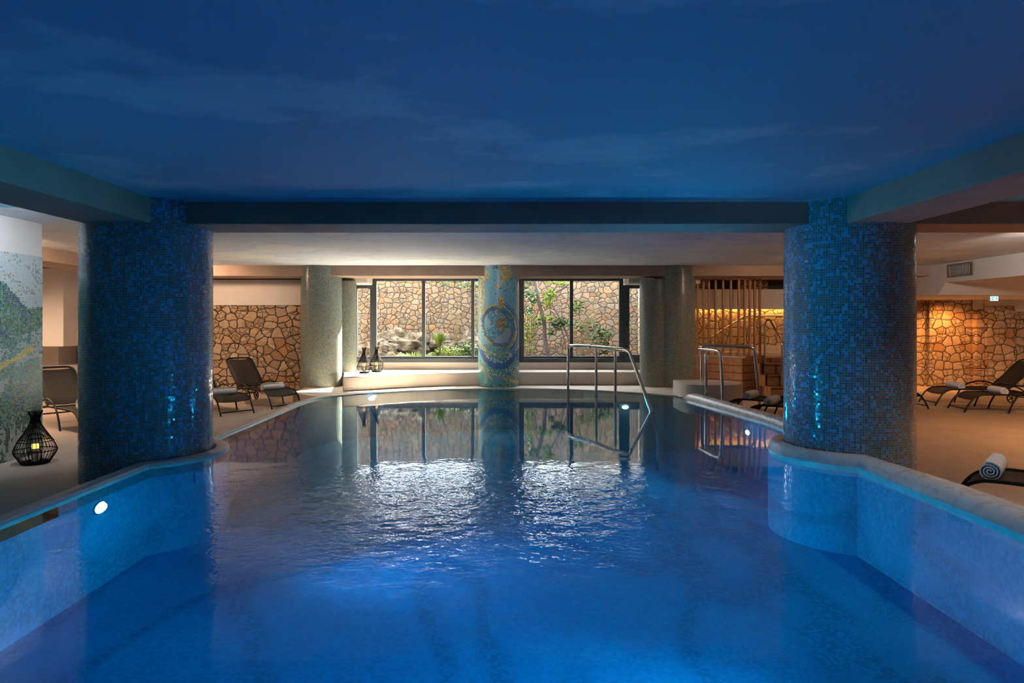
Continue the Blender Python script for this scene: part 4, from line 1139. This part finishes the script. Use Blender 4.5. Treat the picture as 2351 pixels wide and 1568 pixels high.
for x,y,z,r,lab in rocks:
    o = MB().sphere((0,0,0), r, 22, 15, .55, (1.15,.9,.95)).build('garden_rock', M['rock'], None, smooth=False, loc=(x,y,z-.1))
    tag(o, lab, 'rock', 'rocks of the window garden')
def leaves(c, rad, n, size, mb, up=.3):
    for _ in range(n):
        d = Vector((random.gauss(0,1),random.gauss(0,1),random.gauss(0,1))).normalized()*random.random()**.4
        p = Vector(c)+Vector((d.x*rad[0],d.y*rad[1],d.z*rad[2]))
        a = Vector((random.uniform(-1,1),random.uniform(-1,1),random.uniform(-.5,1)*up*2)).normalized()
        s = a.cross(Vector((random.uniform(-1,1),random.uniform(-1,1),random.uniform(-1,1)))).normalized()
        k = size*random.uniform(.6,1.25)
        mb.add([p-a*k*.5, p+s*k*.2, p+a*k*.6, p-s*k*.2], [(0,1,2,3)])
    return mb
def blades(c, n, h, mb, spread=.12):
    for _ in range(n):
        t = random.uniform(0,2*PI); q = random.uniform(.3,1)*spread
        p = Vector(c)+Vector((math.cos(t)*q*.4,math.sin(t)*q*.4,0)); e = p+Vector((math.cos(t)*q*1.6,math.sin(t)*q*1.6,h*random.uniform(.6,1.1)))
        m_ = (p+e)/2+Vector((0,0,h*.16)); s = Vector((-math.sin(t),math.cos(t),0))*.009
        mb.add([p-s,p+s,m_+s,m_-s,e], [(0,1,2,3),(3,2,4)])
    return mb
def shrub(loc, label, parts, group=None):
    e = empty('garden_shrub', loc); tag(e, label, 'shrub', group)
    for nm, mb, mt in parts: mb.build(nm, M[mt], e)
    return e
# low planting in front of the rocks
shrub((-1.45,16.35,.66), 'bright leafy ground cover along the window sill', [('foliage', leaves((0,0,.16),(.42,.18,.22),620,.075,MB()), 'leaf_bright')])
shrub((-.95,16.5,.66), 'dense green bush below the lichened boulder', [('foliage', leaves((0,0,.22),(.34,.2,.26),520,.085,MB()), 'leaf_mid')])
shrub((-2.25,16.2,.66), 'low grass tufts before the boulders', [('foliage', blades((0,0,0),150,.22,MB(),.34), 'leaf_bright')])
shrub((-1.72,17.0,1.05), 'spiky lime green tuft growing over the rocks', [('foliage', blades((0,0,0),90,.34,MB(),.16), 'leaf_bright')])
def stems(lst, r, mb):
    for p in lst: mb.tube(smooth_path(p,4), [r*(1-.4*k/max(1,(len(p)-1)*4)) for k in range((len(p)-1)*4+1)], 6)
    return mb
shrub((-.72,17.9,.66), 'tall ochre canes beside the picture column', [
    ('stems', stems([[(random.uniform(-.12,.2),random.uniform(-.1,.1),0),(random.uniform(-.12,.24),0,.8),(random.uniform(-.2,.34),0,random.uniform(1.4,1.95))] for _ in range(11)], .012, MB()), 'reed'),
    ('foliage', leaves((.1,0,1.35),(.28,.12,.55),90,.10,MB()), 'leaf_mid')])
shrub((-1.35,18.2,.66), 'sparse orange canes against the stone', [('stems', stems([[(random.uniform(-.2,.2),0,0),(random.uniform(-.2,.25),0,.9),(random.uniform(-.3,.35),0,random.uniform(1.2,1.5))] for _ in range(6)], .010, MB()), 'reed')])
shrub((-2.2,18.3,2.45), 'trailing creeper hanging over the top of the garden wall', [
    ('stems', stems([[(.3,0,.5),(.7,-.05,.2),(1.05,-.05,-.15)],[(.9,0,.5),(1.4,-.05,.3),(1.75,-.05,.0)]], .008, MB()), 'trunk'),
    ('foliage', leaves((1.3,-.05,.22),(.55,.12,.20),150,.11,leaves((.55,-.05,.35),(.35,.1,.18),60,.09,MB())), 'leaf_mid')])
# the tree
tr = empty('garden_tree', (1.15,17.3,.66)); tag(tr, 'slender bare trunked tree with leafy sprays in front of the stone wall', 'tree')
def tp(zx, zy, Y=17.3):
    x = 1190+zx/7.128; y = 630+zy/7.128
    return Vector(((x-1160)*Y/1500-1.15, Y-17.3, 1.6-(y-743)*Y/1500-.66))
tk = [tp(500,1420),tp(470,1240),tp(428,1000),tp(425,800),tp(385,620),tp(345,500),tp(322,350),tp(295,200),tp(270,60),tp(250,-60)]
MB().tube(smooth_path(tk,5), [.062-.0006*k for k in range((len(tk)-1)*5+1)], 10).build('trunk', M['trunk'], tr, smooth=True)
br = MB()
for pts, r in (([tp(360,470),tp(440,420),tp(540,370),tp(640,280),tp(760,215),tp(850,130)],.026),([tp(335,560),tp(310,640),tp(265,740)],.017),([tp(295,200),tp(240,130),tp(190,60)],.03),
               ([tp(540,470),tp(620,620),tp(690,740),tp(770,920),tp(830,1100),tp(850,1330)],.019),([tp(545,470),tp(590,560),tp(670,680)],.012),([tp(700,740),tp(720,640),tp(790,480),tp(820,300)],.010),([tp(690,860),tp(740,1030),tp(790,1250)],.010)):
    br.tube(smooth_path(pts,4), r, 7)
br.build('branches', M['trunk'], tr, smooth=True)
f1 = MB(); f2 = MB()
def clump(mb, zx, zy, rx, rz, n, s=.10, Y=17.2): leaves(tp(zx,zy,Y),(rx,.16,rz),n,s,mb)
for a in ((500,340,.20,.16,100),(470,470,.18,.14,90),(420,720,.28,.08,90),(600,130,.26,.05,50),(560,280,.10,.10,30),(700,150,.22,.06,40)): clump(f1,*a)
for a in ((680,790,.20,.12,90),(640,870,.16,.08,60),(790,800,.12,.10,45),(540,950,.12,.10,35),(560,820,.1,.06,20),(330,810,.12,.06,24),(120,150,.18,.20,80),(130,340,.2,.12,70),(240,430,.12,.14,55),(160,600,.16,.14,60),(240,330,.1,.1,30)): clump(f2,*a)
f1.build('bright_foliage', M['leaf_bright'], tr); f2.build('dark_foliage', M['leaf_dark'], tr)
shrub((.62,17.5,.66), 'thin bamboo clump just beside the picture column', [
    ('stems', stems([[(-.10+.06*k+random.uniform(-.02,.02),0,0),(-.08+.055*k,0,.8),(-.12+.07*k,0,1.6)] for k in range(6)], .010, MB()), 'reed'),
    ('foliage', leaves((0,-.05,.75),(.18,.1,.70),150,.11,MB()), 'leaf_bright')])
shrub((1.95,17.9,.66), 'fine stemmed shrub behind the window mullion', [
    ('stems', stems([[(random.uniform(-.1,.5),0,0),(random.uniform(-.15,.6),0,.6),(random.uniform(-.2,.7),0,random.uniform(1.0,1.6))] for _ in range(16)], .007, MB()), 'reed'),
    ('foliage', leaves((.0,-.05,1.42),(.24,.12,.22),130,.11,leaves((.2,-.05,.85),(.5,.12,.22),110,.10,MB())), 'leaf_mid')])
shrub((2.55,17.6,.66), 'dark glossy leaved shrub near the glass door', [('foliage', leaves((.0,0,.62),(.32,.14,.24),130,.12,leaves((.12,0,.28),(.14,.1,.24),70,.12,MB())), 'leaf_dark')])

# ------------------------------------------------------------------ daylight
w = bpy.data.worlds.new('World'); SC.world = w; w.use_nodes = True
bg = w.node_tree.nodes['Background']; bg.inputs[0].default_value = (.86,.93,1.0,1); bg.inputs[1].default_value = 14.0
sd = bpy.data.lights.new('sun','SUN'); sd.energy = 110.0; sd.angle = .0093; sd.color = (1.0,.93,.82)
so = bpy.data.objects.new('sun', sd); COL.objects.link(so)
el = math.radians(40); az = Vector((.50,.866)).normalized()
to_sun = Vector((az.x*math.cos(el), az.y*math.cos(el), math.sin(el)))
so.rotation_mode = 'QUATERNION'; so.rotation_quaternion = to_sun.to_track_quat('Z','Y'); so.location = (3,20,8)
# portal that guides daylight sampling through the glazing
pd = bpy.data.lights.new('window_portal','AREA'); pd.shape = 'RECTANGLE'; pd.size = 6.6; pd.size_y = 1.95; pd.cycles.is_portal = True
po = bpy.data.objects.new('window_portal', pd); COL.objects.link(po); po.location = (-.05,15.46,1.7); po.rotation_euler = (-PI/2,0,0)

# ------------------------------------------------------------------ camera
cd_ = bpy.data.cameras.new('camera'); co = bpy.data.objects.new('camera', cd_); COL.objects.link(co)
cd_.sensor_width = 36.0; cd_.lens = 36.0*1500/2351; cd_.sensor_fit = 'HORIZONTAL'
cd_.shift_x = 15.5/2351; cd_.shift_y = -41.0/2351; cd_.clip_start = .05; cd_.clip_end = 100
co.location = (0,0,CAM_Z); co.rotation_euler = (PI/2,0,0)
SC.camera = co
SC.view_settings.view_transform = 'Standard'; SC.view_settings.look = 'None'; SC.view_settings.gamma = 1.0; SC.view_settings.use_curve_mapping = False
SC.view_settings.exposure = 0.0
SC.cycles.use_denoising = True
SC.cycles.blur_glossy = 1.0; SC.cycles.caustics_reflective = True; SC.cycles.caustics_refractive = False
SC.cycles.max_bounces = 8; SC.cycles.diffuse_bounces = 4; SC.cycles.glossy_bounces = 4; SC.cycles.transparent_max_bounces = 12
SC.cycles.sample_clamp_indirect = 40.0
